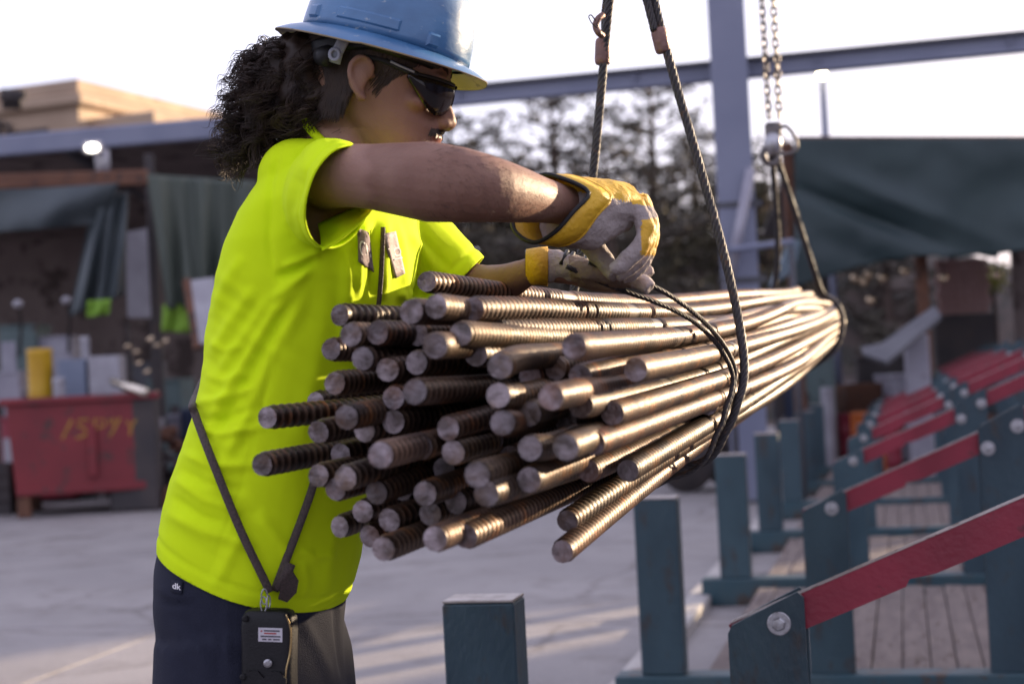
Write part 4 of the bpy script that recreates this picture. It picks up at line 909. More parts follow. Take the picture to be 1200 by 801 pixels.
for (xa, ya, xb, yb, d) in ((771, 33, 778, 62, 2.86), (707, 45, 706, 76, 2.93)):
    a, b = P(xa, ya, d), P(xb, yb, d); mb = MB()
    mb.tube([a.lerp(b, t) for t in (0, .06, .2, .8, .94, 1)], [.011, .0135, .0145, .0145, .0135, .0115], 14); mb.build('ferrule', M_FERR, sl, smooth=True)
# doubled eye ropes above the ferrules
for pp in ([P(767, 36, 2.852), P(759, 5, 2.85), P(750, -30, 2.85), P(740, -160, 2.86)], [P(709, 48, 2.945), P(709, 20, 2.945), P(712, -10, 2.94), P(732, -160, 2.9)]):
    mb = MB(); rope(mb, catmull(pp, 8), .0075, pitch=.07); mb.build('eye_rope', M_ROPE, sl, smooth=True)
hk = catmull([P(706, 42, 2.9), P(701, 38, 2.89), P(698, 30, 2.89), P(701, 22, 2.89), P(706, 18, 2.9)], 5)
mb = MB(); mb.tube(hk, .006, 8); mb.build('keeper', M_FERR, sl, smooth=True)
mb = MB(); mb.tube(catmull([P(700, 33, 2.885), P(694, 28, 2.88), P(690, 20, 2.88), P(693, 18, 2.88), P(698, 25, 2.885), P(701, 31, 2.885)], 6), .0012, 6); mb.build('pull_ring', M_ROPE, sl, smooth=True)
# thin tie cables held in the gloves
tc_ = thing('tie_cable', 'thin dark doubled cable running from the gloves round the bundle', 'cable', P(850, 540, 2.65))
lp2 = loop(lambda th: 2.72+.10*math.cos(th-math.pi)*.5+.03*math.sin(th), R(20), R(-150), 34, .006)
p1 = [P(690, 307, 2.36), P(720, 322, 2.36), P(752, 322, 2.37), P(790, 345, 2.42), P(826, 374, 2.5), P(850, 398, 2.58)]
p2 = [P(664, 312, 2.37), P(700, 330, 2.37), P(730, 343, 2.39), P(770, 352, 2.44), P(812, 368, 2.5), P(842, 392, 2.57)]
lp3 = loop(lambda th: 2.70+.10*math.cos(th-math.pi)*.5+.03*math.sin(th), R(16), R(-150), 34, .006)
for pa, lo in ((p1, lp2), (p2, lp3)):
    mb = MB(); rope(mb, catmull(smooth_path(pa+lo, 2), 3), .0042, strands=5, pitch=.05, n=5, step=.005); mb.build('strand', M_ROPE, tc_, smooth=True)
# far sling
fs_ = thing('wire_rope_sling', 'dark wire rope sling from the chain hook to the far end of the bundle', 'wire sling', P(975, 430, 5.9))
lpf = loop(lambda th: 5.95, R(60), R(-240), 40, .012)
mb = MB(); rope(mb, catmull(smooth_path([P(908, 178, 5.5), P(935, 260, 5.65), P(962, 335, 5.85)]+lpf+[P(921, 300, 5.9), P(904, 180, 5.52)], 2), 2), .011, pitch=.09, n=5, step=.012); mb.build('rope', M_ROPE, fs_, smooth=True)
# chains with the hook block
M_CHAIN = mat('chain_steel', (.10, .09, .09), (.18, .16, .15), rough=.45, metal=.7, scale=60, c3=(.12, .06, .04), scale3=40, t3=.6)
def link_mesh(l=.034, wd=.021, r=.0042):
    pts = []; h = l/2-wd/2; rr = wd/2-r*.2
    for k in range(8): a = math.pi*k/7; pts.append(Vector((rr*math.cos(a), 0, h+rr*math.sin(a))))
    for k in range(8): a = math.pi+math.pi*k/7; pts.append(Vector((rr*math.cos(a), 0, -h+rr*math.sin(a))))
    mb = MB(); mb.tube(pts, r, 6, closed=True, up=(0, 1, 0)); return mb.mesh('link', M_CHAIN, True)
LM = link_mesh()
for (xa, xb, yb, lab) in ((889, 902, 152, 'hoist chain hanging beside the grey column, on its side'), (903, 914, 150, 'hoist chain hanging farther from the grey column')):
    a, b = P(xa, -60, 5.45), P(xb, yb, 5.45); n = int((a-b).length/.0265); d = (b-a).normalized()
    ch = thing('hoist_chain', lab, 'chain', b, group='pair of hoist chains')
    q0 = d.to_track_quat('Z', 'Y').to_matrix().to_4x4()
    for k in range(n):
        o = link('link', LM, ch, world=False); o.matrix_local = Matrix.Translation(a-b+d*(.0265*k)) @ q0 @ Matrix.Rotation(R(90*(k % 2)+20), 4, 'Z')
hb = thing('chain_hook', 'dark hook block with ring at the foot of the hoist chains', 'hook', P(905, 185, 5.45))
mb = MB(); c = P(906, 152, 5.45); mb.box(c, (.055, .03, .05), bev=.008); mb.build('block', M_CHAIN, hb)
mb = MB(); mb.ell(P(906, 168, 5.44), (.030, .022, .04)); mb.build('swivel', M_BOLT, hb, smooth=True)
mb = MB(); mb.tube(catmull([P(915, 150, 5.45), P(921, 148, 5.45), P(930, 158, 5.45), P(934, 172, 5.45), P(926, 180, 5.45), P(913, 180, 5.45), P(905, 176, 5.45)], 5), .006, 8); mb.build('ring', M_CHAIN, hb, smooth=True)
mb = MB(); mb.tube(catmull([P(899, 172, 5.45), P(894, 180, 5.45), P(898, 190, 5.45), P(908, 192, 5.45), P(913, 184, 5.45)], 5), [.012]*10+[.010]*11, 10); mb.build('hook', M_CHAIN, hb, smooth=True)
# ------------------------------------------------------------------ the worker
from mathutils.bvhtree import BVHTree
M_SKIN = mat('skin', (.235, .128, .092), (.185, .095, .068), rough=.56, scale=14, c3=(.15, .07, .052), scale3=70, t3=.64, bump=.13, bscale=240, sss=.10, rvar=.08, w3=.3, spec=.3)
M_SHIRT = mat('lime_jersey', (.72, .94, .008), (.66, .88, .006), rough=.85, scale=3, bump=.10, bscale=700, spec=.2, rvar=.05)
def thin_cloth(m, col, f):
    n = m.node_tree.nodes; L = m.node_tree.links; b = n['Principled BSDF']; o = n['Material Output']; t = n.new('ShaderNodeBsdfTranslucent'); t.inputs[0].default_value = (*col, 1)
    x = n.new('ShaderNodeMixShader'); x.inputs[0].default_value = f; L.new(b.outputs[0], x.inputs[1]); L.new(t.outputs[0], x.inputs[2]); L.new(x.outputs[0], o.inputs['Surface'])
thin_cloth(M_SHIRT, (.80, .86, .01), .12)
M_NAVY = mat('navy_twill', (.012, .014, .028), (.020, .022, .038), rough=.85, scale=7, bump=.25, bscale=500, spec=.25)
M_HAIR = mat('dark_brown_hair', (.022, .013, .010), (.044, .026, .018), rough=.55, scale=30, spec=.3)
M_HAT = mat('blue_hat_shell', (.040, .12, .25), (.065, .17, .33), rough=.36, scale=16, c3=(.24, .30, .36), scale3=60, t3=.615, bump=.07, bscale=60, coat=.2, w3=.08, stretch=(1, 1, 1.6))
M_HATU = mat('hat_underside', (.34, .27, .17), (.25, .2, .13), rough=.6, scale=9, c3=(.1, .07, .05), scale3=30, t3=.6)
M_LENS = mat('dark_lens', (.006, .004, .005), (.009, .006, .007), rough=.12, spec=.35, rvar=.03)
M_BLACKP = mat('black_plastic', (.007, .007, .008), (.012, .011, .013), rough=.5, scale=20, bump=.12, bscale=300, spec=.25)
M_GREYW = mat('grey_webbing_and_highlight', (.30, .31, .36), (.22, .23, .28), rough=.7, scale=40)
M_YEL = mat('yellow_leather', (.62, .36, .012), (.50, .27, .012), rough=.6, scale=14, c3=(.25, .15, .04), scale3=35, t3=.62, bump=.35, bscale=120, w3=.2)
M_HIDE = mat('grey_hide', (.36, .31, .30), (.25, .21, .20), rough=.8, scale=16, c3=(.13, .10, .085), scale3=22, t3=.60, bump=.4, bscale=140, w3=.2)
M_HIDE2 = mat('tan_hide', (.25, .19, .15), (.15, .11, .085), rough=.8, scale=16, c3=(.08, .06, .05), scale3=22, t3=.58, bump=.4, bscale=140, w3=.2)
M_STRAP = mat('brown_cord', (.075, .05, .045), (.045, .032, .03), rough=.7, scale=300, bump=.4, bscale=400)
M_BOOT = mat('brown_boot', (.07, .045, .03), (.05, .03, .02), rough=.6, scale=12, bump=.3)
M_WHITE = mat('white_mark', (.72, .70, .70), (.6, .58, .6), rough=.7, scale=80)
M_PATCH = mat('grey_patch', (.16, .12, .13), (.22, .17, .18), rough=.8, scale=60, bump=.3, bscale=300)
FD = Vector((math.cos(R(20)), -math.sin(R(20)), 0)); LD = Vector((math.sin(R(20)), math.cos(R(20)), 0)); ZZ = Vector((0, 0, 1))
MAN = thing('person', 'worker in lime yellow t-shirt, blue hard hat and dark sunglasses leaning over the steel bundle', 'person', (P(300, 780, 2.42).x, 2.42, 0))
TORSO = [ # py, left px, right px, depth, side half-width, superellipse power
 (163, 352, 432, 2.40, .085, 2.0), (176, 330, 448, 2.40, .135, 2.0), (192, 311, 462, 2.40, .168, 2.1), (215, 295, 476, 2.40, .188, 2.2), (245, 279, 487, 2.41, .200, 2.3),
 (285, 263, 492, 2.41, .205, 2.4), (330, 250, 487, 2.41, .200, 2.4), (380, 242, 474, 2.42, .195, 2.3), (430, 237, 460, 2.42, .190, 2.3), (480, 228, 448, 2.42, .188, 2.2),
 (530, 214, 440, 2.42, .188, 2.2), (580, 200, 431, 2.42, .190, 2.2), (625, 191, 423, 2.42, .190, 2.2), (655, 186, 413, 2.42, .189, 2.2), (676, 186, 403, 2.42, .186, 2.2)]
def torso_rings(scale=1.0, n=40, tilt=True, rows=TORSO):
    out = []
    for (py, l, r, d, a, p) in rows:
        c = P((l+r)/2, py, d); hw = (r-l)/2/FPX*d
        b = math.sqrt(max(hw*hw-(a*.34)**2, .0016))/.94
        rg = slerp_ring(c, LD, FD, a*scale, b*scale, n, p)
        for _ in range(3):
            X_ = PROJ(np.array([list(q) for q in rg]))[0]; k = ((r-l)*scale)/(X_.max()-X_.min()); sh_ = (l+r)/2-(X_.max()+X_.min())/2
            rg = [c+(q-c)*k+RT*(sh_/FPX*d) for q in rg]; c = c+RT*(sh_/FPX*d)
        tl = .46*min(max((py-440)/220, 0), 1) if tilt else 0
        for q in rg: q.z -= tl*((q-c).dot(FD))
        if py < 260:                      # shoulder line falls to the sides
            for q in rg: q.z -= .10*((q-c).dot(LD)/.2)**2*(260-py)/97
        out.append(rg)
    return out
# ---- skin: one continuous body
HS = 1.0
HO = P(433, 97, 2.36); yaw = R(6); pit = R(18)
f0 = Vector((math.cos(yaw), -math.sin(yaw), 0)); HSD = Vector((-math.sin(yaw), -math.cos(yaw), 0))
HF = f0*math.cos(pit)-ZZ*math.sin(pit); HU = ZZ*math.cos(pit)+f0*math.sin(pit)
def H(f, s, u): return HO+HF*f+HSD*s+HU*u
HM = Matrix((HF, HSD, HU)).transposed()
def hring(u, ff, fb, hw, p=2.2, n=32):
    return slerp_ring(H((ff+fb)/2, 0, u), HF, HSD, (ff-fb)/2, hw, n, p)
mb = MB()
_rr = []
for r_, sc_k in zip(torso_rings(1.0, rows=TORSO[:]), [.6, .55, .5, .5, .5, .5, .55, .65, .75, .8, .8, .8, .8, .8, .8]):
    c_ = sum(r_, Vector())/len(r_); _rr.append([c_+(q-c_)*sc_k for q in r_])
mb.rings(_rr); mb.tube([P(380, 212, 2.33), P(392, 218, 2.40)], .040, 14); mb.tube([P(462, 262, 2.57), P(400, 230, 2.42)], .045, 14)
mb.ell(H(.002, 0, .052), (.100, .079, .098), HM, 28, 18)
mb.rings([hring(-.103, .105, .055, .022), hring(-.098, .115, .03, .034), hring(-.086, .1175, .01, .046), hring(-.066, .1165, -.02, .056, 2.3), hring(-.045, .1165, -.05, .062, 2.3),
          hring(-.025, .111, -.08, .067, 2.3), hring(.0, .1055, -.09, .071, 2.3), hring(.025, .113, -.095, .074, 2.3), hring(.05, .112, -.098, .076, 2.2), hring(.075, .103, -.09, .07)])
# nose, lips, brows, cheekbone, ears
def noser(u, ft, hw, fb=.09): return [H(fb, -hw*1.5, u), H((fb+ft)/2, -hw*1.1, u), H(ft-.003, -hw*.62, u), H(ft, 0, u), H(ft-.003, hw*.62, u), H((fb+ft)/2, hw*1.1, u), H(fb, hw*1.5, u)]
mb.rings([noser(.022, .112, .007), noser(.011, .1165, .008), noser(-.003, .1255, .010), noser(-.015, .1345, .0125), noser(-.0255, .1405, .0145), noser(-.0345, .138, .015), noser(-.040, .126, .014)])
for s in (-1, 1):
    mb.ell(H(.122, s*.013, -.0315), (.013, .008, .009), HM, 12, 8)
    mb.ell(H(.106, s*.024, .028), (.010, .022, .007), HM, 12, 8)
    mb.ell(H(.082, s*.044, -.016), (.018, .020, .014), HM, 12, 8)
    # ear: rim, lobe and back plate
    er = Matrix.Rotation(R(-14*1), 3, 'Y'); E0 = lambda f, sd, u: H(.009+f*math.cos(.22)-u*math.sin(.22), s*(.080+sd), u*math.cos(.22)+f*math.sin(.22)-.010)
    mb.tube(catmull([E0(.010, -.004, .004), E0(.014, .003, .018), E0(.008, .009, .030), E0(-.004, .013, .032), E0(-.015, .014, .022), E0(-.016, .013, .006), E0(-.010, .010, -.010), E0(-.002, .006, -.022), E0(.006, .001, -.026)], 4),
            [.0035]*12+[.0042]*10+[.0045]*11, 8)
    mb.tube(catmull([E0(.002, .000, .016), E0(-.006, .006, .008), E0(-.006, .006, -.004), E0(.001, .002, -.012)], 4), .0042, 8)
    mb.ell(E0(-.002, .000, -.020), (.008, .006, .009), HM, 10, 8); mb.ell(E0(-.005, .003, .008), (.015, .007, .025), HM, 14, 10)
mb.ell(H(.1075, 0, -.044), (.0145, .027, .013), HM, 16, 8); mb.ell(H(.1135, 0, -.0535), (.0125, .024, .0060), HM, 16, 8); mb.ell(H(.1125, 0, -.0655), (.0115, .021, .0064), HM, 16, 8); mb.ell(H(.109, 0, -.089), (.014, .018, .011), HM, 14, 8)
# neck
NK = [P(428, 112, 2.375), P(418, 135, 2.375), P(405, 158, 2.38), P(390, 185, 2.39)]
mb.tube(catmull(NK, 4), [.058]*4+[.057]*4+[.062]*4+[.075], 20)
# right arm
ARM_R = [(380, 214, 2.34, .040), (386, 209, 2.26, .043), (407, 206, 2.195, .0425), (435, 207, 2.165, .0438), (470, 210, 2.14, .0485), (503, 213, 2.115, .0528), (540, 217, 2.10, .0492), (575, 222, 2.12, .0432), (605, 228, 2.17, .0380), (632, 234, 2.225, .0318), (655, 239, 2.27, .0285), (675, 244, 2.305, .027)]
mb.ell(P(560, 206, 2.13), (.045, .026, .026), Matrix.Rotation(R(-25), 3, 'Z'), 14, 10)
hand_end = [(700, 248, 2.32, .03), (722, 250, 2.33, .024)]
pp = [P(*q[:3]) for q in ARM_R+hand_end]; mb.tube(catmull(pp, 3), list(np.interp(np.arange((len(pp)-1)*3+1)/3, range(len(pp)), [q[3] for q in ARM_R+hand_end])), 22)
ARM_L = [(462, 262, 2.57, .058), (500, 300, 2.57, .046), (535, 328, 2.57, .042), (560, 336, 2.55, .036), (592, 331, 2.49, .029), (616, 320, 2.447, .0215), (640, 314, 2.43, .0215), (672, 320, 2.42, .018), (700, 325, 2.42, .016)]
pp = [P(*q[:3]) for q in ARM_L]; mb.tube(catmull(pp, 3), list(np.interp(np.arange((len(pp)-1)*3+1)/3, range(len(pp)), [q[3] for q in ARM_L])), 18)
# legs down to the boots
PC = P(294, 720, 2.42)
FOOT = []
for s in (-1, 1):
    hip = PC+LD*(s*.085); knee = Vector((hip.x+FD.x*.04*(1 if s > 0 else .4), hip.y+FD.y*.02+LD.y*s*.02, .50)); an = Vector((hip.x+FD.x*.02*s, hip.y+LD.y*s*.04, .07))
    mb.tube([hip, hip.lerp(knee, .5), knee, knee.lerp(an, .35), an], [.072, .068, .055, .054, .04], 18); FOOT.append((hip, knee, an))
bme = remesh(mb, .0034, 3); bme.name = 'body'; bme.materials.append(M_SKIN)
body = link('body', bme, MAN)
# head gets a finer surface locally: subtle skin relief is in the material
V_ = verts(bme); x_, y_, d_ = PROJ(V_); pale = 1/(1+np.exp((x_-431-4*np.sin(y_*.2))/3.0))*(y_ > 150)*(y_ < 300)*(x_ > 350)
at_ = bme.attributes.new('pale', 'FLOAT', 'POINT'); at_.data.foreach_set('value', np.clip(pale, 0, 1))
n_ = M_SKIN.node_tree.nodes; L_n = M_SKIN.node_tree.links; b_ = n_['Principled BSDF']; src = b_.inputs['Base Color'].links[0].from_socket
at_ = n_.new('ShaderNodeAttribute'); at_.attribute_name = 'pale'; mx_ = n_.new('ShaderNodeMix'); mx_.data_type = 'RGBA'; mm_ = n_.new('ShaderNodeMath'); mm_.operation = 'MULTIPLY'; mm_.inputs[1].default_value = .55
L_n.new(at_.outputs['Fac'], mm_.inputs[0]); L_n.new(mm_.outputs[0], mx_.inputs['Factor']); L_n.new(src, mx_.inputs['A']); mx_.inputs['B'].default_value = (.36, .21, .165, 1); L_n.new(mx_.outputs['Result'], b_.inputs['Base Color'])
M_LIP = mat('lip', (.26, .095, .075), (.2, .075, .06), rough=.45, scale=40, sss=.1)
bme.materials.append(M_LIP)
V = verts(bme); rel = V-np.array(HO); hf, hs_, hu = rel @ np.array(HF), rel @ np.array(HSD), rel @ np.array(HU)
lip = (np.abs(hs_) < .023) & (hu > -.0735) & (hu < -.0475) & (hf > .1185-np.abs(hs_)*.3)
for p in bme.polygons:
    if all(lip[i] for i in p.vertices): p.material_index = 1
# ---- t-shirt
sm = MB(); sm.rings(torso_rings(1.0, 48))
col = [P(412, 145, 2.375), P(402, 158, 2.38), P(388, 178, 2.39)]
SLV_R = [(372, 222, 2.34, .060, .060), (372, 222, 2.29, .072, .070), (380, 225, 2.24, .077, .075), (392, 229, 2.195, .0755, .074), (401, 232, 2.165, .0735, .071)]
ax = (RT*.82-UP*.30-FW*.50).normalized()
up_ = (UP-ax*UP.dot(ax)).normalized(); sd_ = ax.cross(up_)
sm.rings([slerp_ring(P(*q[:3]), up_, sd_, q[3], q[4], 28) for q in SLV_R])
sm.ell(P(350, 208, 2.335), (.058, .058, .058), None, 20, 14)
axL = (P(*ARM_L[2][:3])-P(*ARM_L[0][:3])).normalized(); upL = (UP-axL*UP.dot(axL)).normalized(); sdL = axL.cross(upL)
SLV_L = [(455, 268, 2.56, .088), (480, 287, 2.56, .078), (512, 312, 2.57, .066), (545, 334, 2.57, .054)]
sm.rings([slerp_ring(P(*q[:3]), upL, sdL, q[3], q[3], 24) for q in SLV_L])
sme = remesh(sm, .0042, 7)
V = verts(sme); N = norms(sme)
px, py, dd = PROJ(V)
face = np.clip(-(N @ np.array(FW))*1.6+.5, 0, 1)     # how far each spot faces this side
def ridge(pts, wdt, amp, soft=1.0):
    """a fold running over the cloth along a polyline (photo px); amp in metres, sign = out or in"""
    pts = np.array(pts, float); best = np.full(len(V), 1e9); tt = np.zeros(len(V)); L_ = 0; segs = np.sqrt(((pts[1:]-pts[:-1])**2).sum(1)); tot = segs.sum()
    for a, b, l in zip(pts[:-1], pts[1:], segs):
        u = ((px-a[0])*(b[0]-a[0])+(py-a[1])*(b[1]-a[1]))/l**2; u = np.clip(u, 0, 1)
        ds = np.hypot(px-(a[0]+u*(b[0]-a[0])), py-(a[1]+u*(b[1]-a[1]))); k = ds < best
        best[k] = ds[k]; tt[k] = (L_+u[k]*l)/tot; L_ += l
    taper = np.clip(np.minimum(tt, 1-tt)*5, 0, 1)**.7
    return np.exp(-(best/wdt)**2)*amp*taper*face
dsp = np.zeros(len(V))
FOLDS = [ # armpit fan
 ([(372, 300), (350, 315), (322, 325)], 5, -.008), ([(378, 292), (356, 306), (330, 314)], 5, .006), ([(366, 312), (345, 328), (318, 352)], 6, .006),
 ([(360, 318), (320, 370), (280, 440), (245, 500)], 8, .0065), ([(345, 345), (300, 420), (262, 490), (235, 530)], 7, -.005), ([(362, 330), (330, 400), (300, 470), (268, 540), (240, 580)], 9, .006),
 ([(340, 380), (312, 450), (284, 520), (255, 560)], 7, -.0045), ([(300, 335), (270, 380), (246, 420)], 8, .005), ([(285, 300), (262, 340), (248, 372)], 7, .0035), ([(318, 345), (286, 395), (252, 440)], 7, .0045),
 ([(385, 330), (372, 420), (350, 520)], 12, .0035), ([(412, 300), (408, 340), (400, 420)], 9, .005),
 # lower back bunches
 ([(232, 470), (262, 468), (300, 452)], 5, .0045), ([(226, 490), (258, 492), (300, 478)], 5, -.004), ([(226, 503), (262, 508), (310, 500)], 5, .0045), ([(214, 530), (250, 545), (300, 545)], 6, .005), ([(210, 548), (240, 566), (290, 575)], 6, -.004),
 ([(205, 560), (240, 585), (285, 600)], 6, .0045), ([(196, 600), (240, 622), (300, 640)], 7, .004), ([(200, 580), (236, 605), (270, 615)], 5, -.003), ([(246, 400), (262, 410), (290, 405)], 5, .0025), ([(240, 440), (262, 446), (295, 436)], 5, .003),
 # hem pull by the cord
 ([(345, 640), (366, 652), (392, 648)], 5, .004), ([(350, 655), (358, 680), (352, 705)], 6, .003), ([(392, 600), (385, 650), (382, 700)], 9, .003),
 ([(300, 600), (330, 640), (345, 660)], 8, .004), ([(290, 620), (270, 650), (250, 690)], 8, .003),
 # shoulder and sleeve
 ([(330, 165), (318, 215), (314, 280), (322, 330)], 4, -.0030), ([(350, 165), (338, 225), (340, 280)], 8, .003), ([(398, 150), (372, 160), (350, 178)], 6, .003), ([(385, 160), (362, 180), (348, 210)], 6, .0035), ([(358, 200), (340, 250), (344, 285)], 6, -.003),
 # chest side, yellow lit folds
 ([(430, 258), (420, 290), (418, 350)], 5, .006), ([(442, 258), (437, 300), (436, 350)], 4, -.006), ([(452, 256), (450, 300), (448, 352)], 5, .006), ([(466, 262), (474, 300), (478, 345)], 6, .004), ([(405, 285), (404, 320), (402, 360)], 6, .004),
 ([(478, 268), (500, 300), (512, 322)], 5, .004), ([(492, 275), (512, 298), (530, 318)], 5, -.003), ([(468, 340), (476, 352), (486, 342)], 6, .006)]
for q in FOLDS: dsp += ridge(*q)*(1.25 if q[0][0][0] > 300 or q[0][0][1] < 460 else 1.35)
rs = np.random.RandomState(2)
for i in range(0, len(V)):
    pass
V3 = V*np.array([1, 1, .8])
nz = np.array([mnoise.noise(Vector(v*9))*.0035+mnoise.noise(Vector((v[0]*22, v[1]*22, v[2]*14)))*.0016 for v in V3])
dsp += nz
# side seam and hem stitch line
dsp += ridge([(330, 325), (322, 400), (305, 490), (282, 570), (256, 640), (245, 672)], 1.6, -.0018)
cR_, cL_, hc_ = np.array(P(*SLV_R[-1][:3])), np.array(P(*SLV_L[-1][:3])), np.array(P(294, 676, 2.42)); hn_ = np.array((-ZZ-FD*.46).normalized())
tR, tL, tH = (V-cR_) @ np.array(ax), (V-cL_) @ np.array(axL), (V-hc_) @ hn_
dsp -= .0020*np.exp(-((tR+.030)/.0045)**2)*(np.linalg.norm(V-cR_, axis=1) < .105)*(tR > -.06)
dsp -= .0020*np.exp(-((tL+.028)/.0045)**2)*(np.linalg.norm(V-cL_, axis=1) < .09)*(tL > -.06)
dsp -= .0022*np.exp(-((tH+.034)/.0045)**2)
dg1 = np.stack([(px*.83+py*.55)*.012, (py*.83-px*.55)*.075, dd*8], 1)     # drag lines running down and back from the armpit
wr = np.array([mnoise.noise(Vector(q)) for q in dg1]); dsp += face*wr*.0032*np.exp(-((px-270)/75)**2)*np.clip((py-280)/80, 0, 1)*np.clip((690-py)/60, 0, 1)
V2 = V+N*dsp[:, None]; setv(sme, V2)
# open the sleeves and the hem
bm = bmesh.new(); bm.from_mesh(sme); bm.normal_update()
cR, cL = P(*SLV_R[-1][:3]), P(*SLV_L[-1][:3]); hemc = P(294, 676, 2.42)
def cut(co, no, inside):
    g = [f for f in bm.faces if inside(f.calc_center_median())]; ge = set(); gv = set()
    for f in g: ge.update(f.edges); gv.update(f.verts)
    bmesh.ops.bisect_plane(bm, geom=g+list(ge)+list(gv), plane_co=co, plane_no=no, clear_outer=True, dist=1e-5)
cut(cR-ax*.008, ax, lambda c: (c-cR).length < .10 and (c-cR).dot(ax) > -.02)
cut(cL-axL*.008, axL, lambda c: (c-cL).length < .085 and (c-cL).dot(axL) > -.02)
hn = (-ZZ*1.0-FD*.46).normalized()
cut(hemc+hn*-.012, hn, lambda c: (c-hemc).dot(hn) > -.05)
lo = [f for f in bm.faces if len(f.verts) and False]
bm.to_mesh(sme); bm.free()
sme.materials.append(M_SHIRT); sme.polygons.foreach_set('use_smooth', [True]*len(sme.polygons)); sme.name = 't_shirt'
shirt = link('t_shirt', sme, MAN); so = shirt.modifiers.new('thick', 'SOLIDIFY'); so.thickness = .0028; so.offset = -1
SH = BVHTree.FromPolygons([tuple(v.co) for v in sme.vertices], [tuple(p.vertices) for p in sme.polygons])
# collar rib and hems
mb = MB()
ck = []
for k in range(28):
    t = 2*math.pi*k/28; c = P(399, 168, 2.385); a_ = (P(418, 135, 2.375)-P(390, 180, 2.39)).normalized()
    e1 = (FD-a_*FD.dot(a_)).normalized(); e2_ = a_.cross(e1); ck.append(c+e1*(.067*math.cos(t))+e2_*(.067*math.sin(t))-a_*(.008*math.cos(t)))
mb.tube(ck, (.007, .0045), 8, closed=True); mb.build('collar', M_SHIRT, shirt, smooth=True)
for cc, axx, rr_ in ((cR, ax, SLV_R[-1][3]), (cL, axL, SLV_L[-1][3])):
    pass
mb = MB(); g_ = []; A_, B_, C_, D_ = P(377, 293, 2.168), P(436, 245, 2.205), P(430, 236, 2.29), P(372, 262, 2.27)
for j in range(9):
    for i in range(13):
        u, v = i/12, j/8; g_.append((A_.lerp(B_, u)).lerp(D_.lerp(C_, u), v)+FW*(.012*math.sin(u*9+v*2)*math.sin(v*3.1))-UP*(.006*math.sin(u*3.14)*(1-v)))
mb.add(g_, [(j*13+i, j*13+i+1, (j+1)*13+i+1, (j+1)*13+i) for j in range(8) for i in range(12)]); o_ = mb.build('sleeve_fold', M_SHIRT, shirt, smooth=True); q_ = o_.modifiers.new('t', 'SOLIDIFY'); q_.thickness = .002
def cast(x, y, off=.003):
    d = (P(x, y, 1)-CAM).normalized(); h = SH.ray_cast(CAM, d)
    if h[0] is None: return None
    return h[0]-d*off
def drape(quad, nu, nv, off, th, name, m, parent, mask=None):
    """a thin patch lying on the shirt, its corners given as photo px"""
    q = [Vector((a, b)) for a, b in quad]; mb = MB(); top = []
    for j in range(nv+1):
        for i in range(nu+1):
            u, v = i/nu, j/nv; p = (q[0].lerp(q[1], u)).lerp(q[3].lerp(q[2], u), v); w_ = cast(p.x, p.y, off)
            if w_ is None: w_ = P(p.x, p.y, 2.3)
            top.append(w_)
    fs = [(j*(nu+1)+i, j*(nu+1)+i+1, (j+1)*(nu+1)+i+1, (j+1)*(nu+1)+i) for j in range(nv) for i in range(nu)]
    mb.add(top, fs); o = mb.build(name, m, parent, smooth=True); s_ = o.modifiers.new('t', 'SOLIDIFY'); s_.thickness = th; s_.offset = 0; return o
def drape_text(txt, quad, off, m, parent, bold=True, name='lettering'):
    me = text_mesh(txt, 1.0, 0.0, bold); V = verts(me); lo, hi = V.min(0), V.max(0); q = [Vector((a, b)) for a, b in quad]
    out = []
    for v in V:
        u = (v[0]-lo[0])/(hi[0]-lo[0]); w_ = 1-(v[1]-lo[1])/(hi[1]-lo[1]); p = (q[0].lerp(q[1], u)).lerp(q[3].lerp(q[2], u), w_)
        c = cast(p.x, p.y, off); out.append(list(c if c else P(p.x, p.y, 2.3)))
    setv(me, np.array(out)); me.materials.clear(); me.materials.append(m); return link(name, me, parent)
pa = drape([(419, 267), (431, 272), (438, 319), (420, 306)], 6, 10, .004, .003, 'name_patch', M_PATCH, shirt); pa['label'] = 'dark grey patch with white script lettering'
drape_text('Ch', [(421, 281), (433, 284), (435, 302), (422, 298)], .0075, M_WHITE, pa, False)
M_PATCH2 = mat('silver_patch', (.36, .29, .29), (.28, .22, .22), rough=.7, scale=60, bump=.2, bscale=300)
pb = drape([(449, 274), (463, 271), (474, 320), (463, 326)], 6, 10, .004, .003, 'badge_patch', M_PATCH2, shirt); pb['label'] = 'pale grey badge with white letters'
drape_text('LO', [(455, 291), (469, 289), (471, 299), (458, 303)], .0075, M_WHITE, pb, True)
drape([(460, 304), (471, 301), (471.5, 302.5), (460.5, 305.5)], 4, 1, .007, .001, 'underline', M_WHITE, pb)
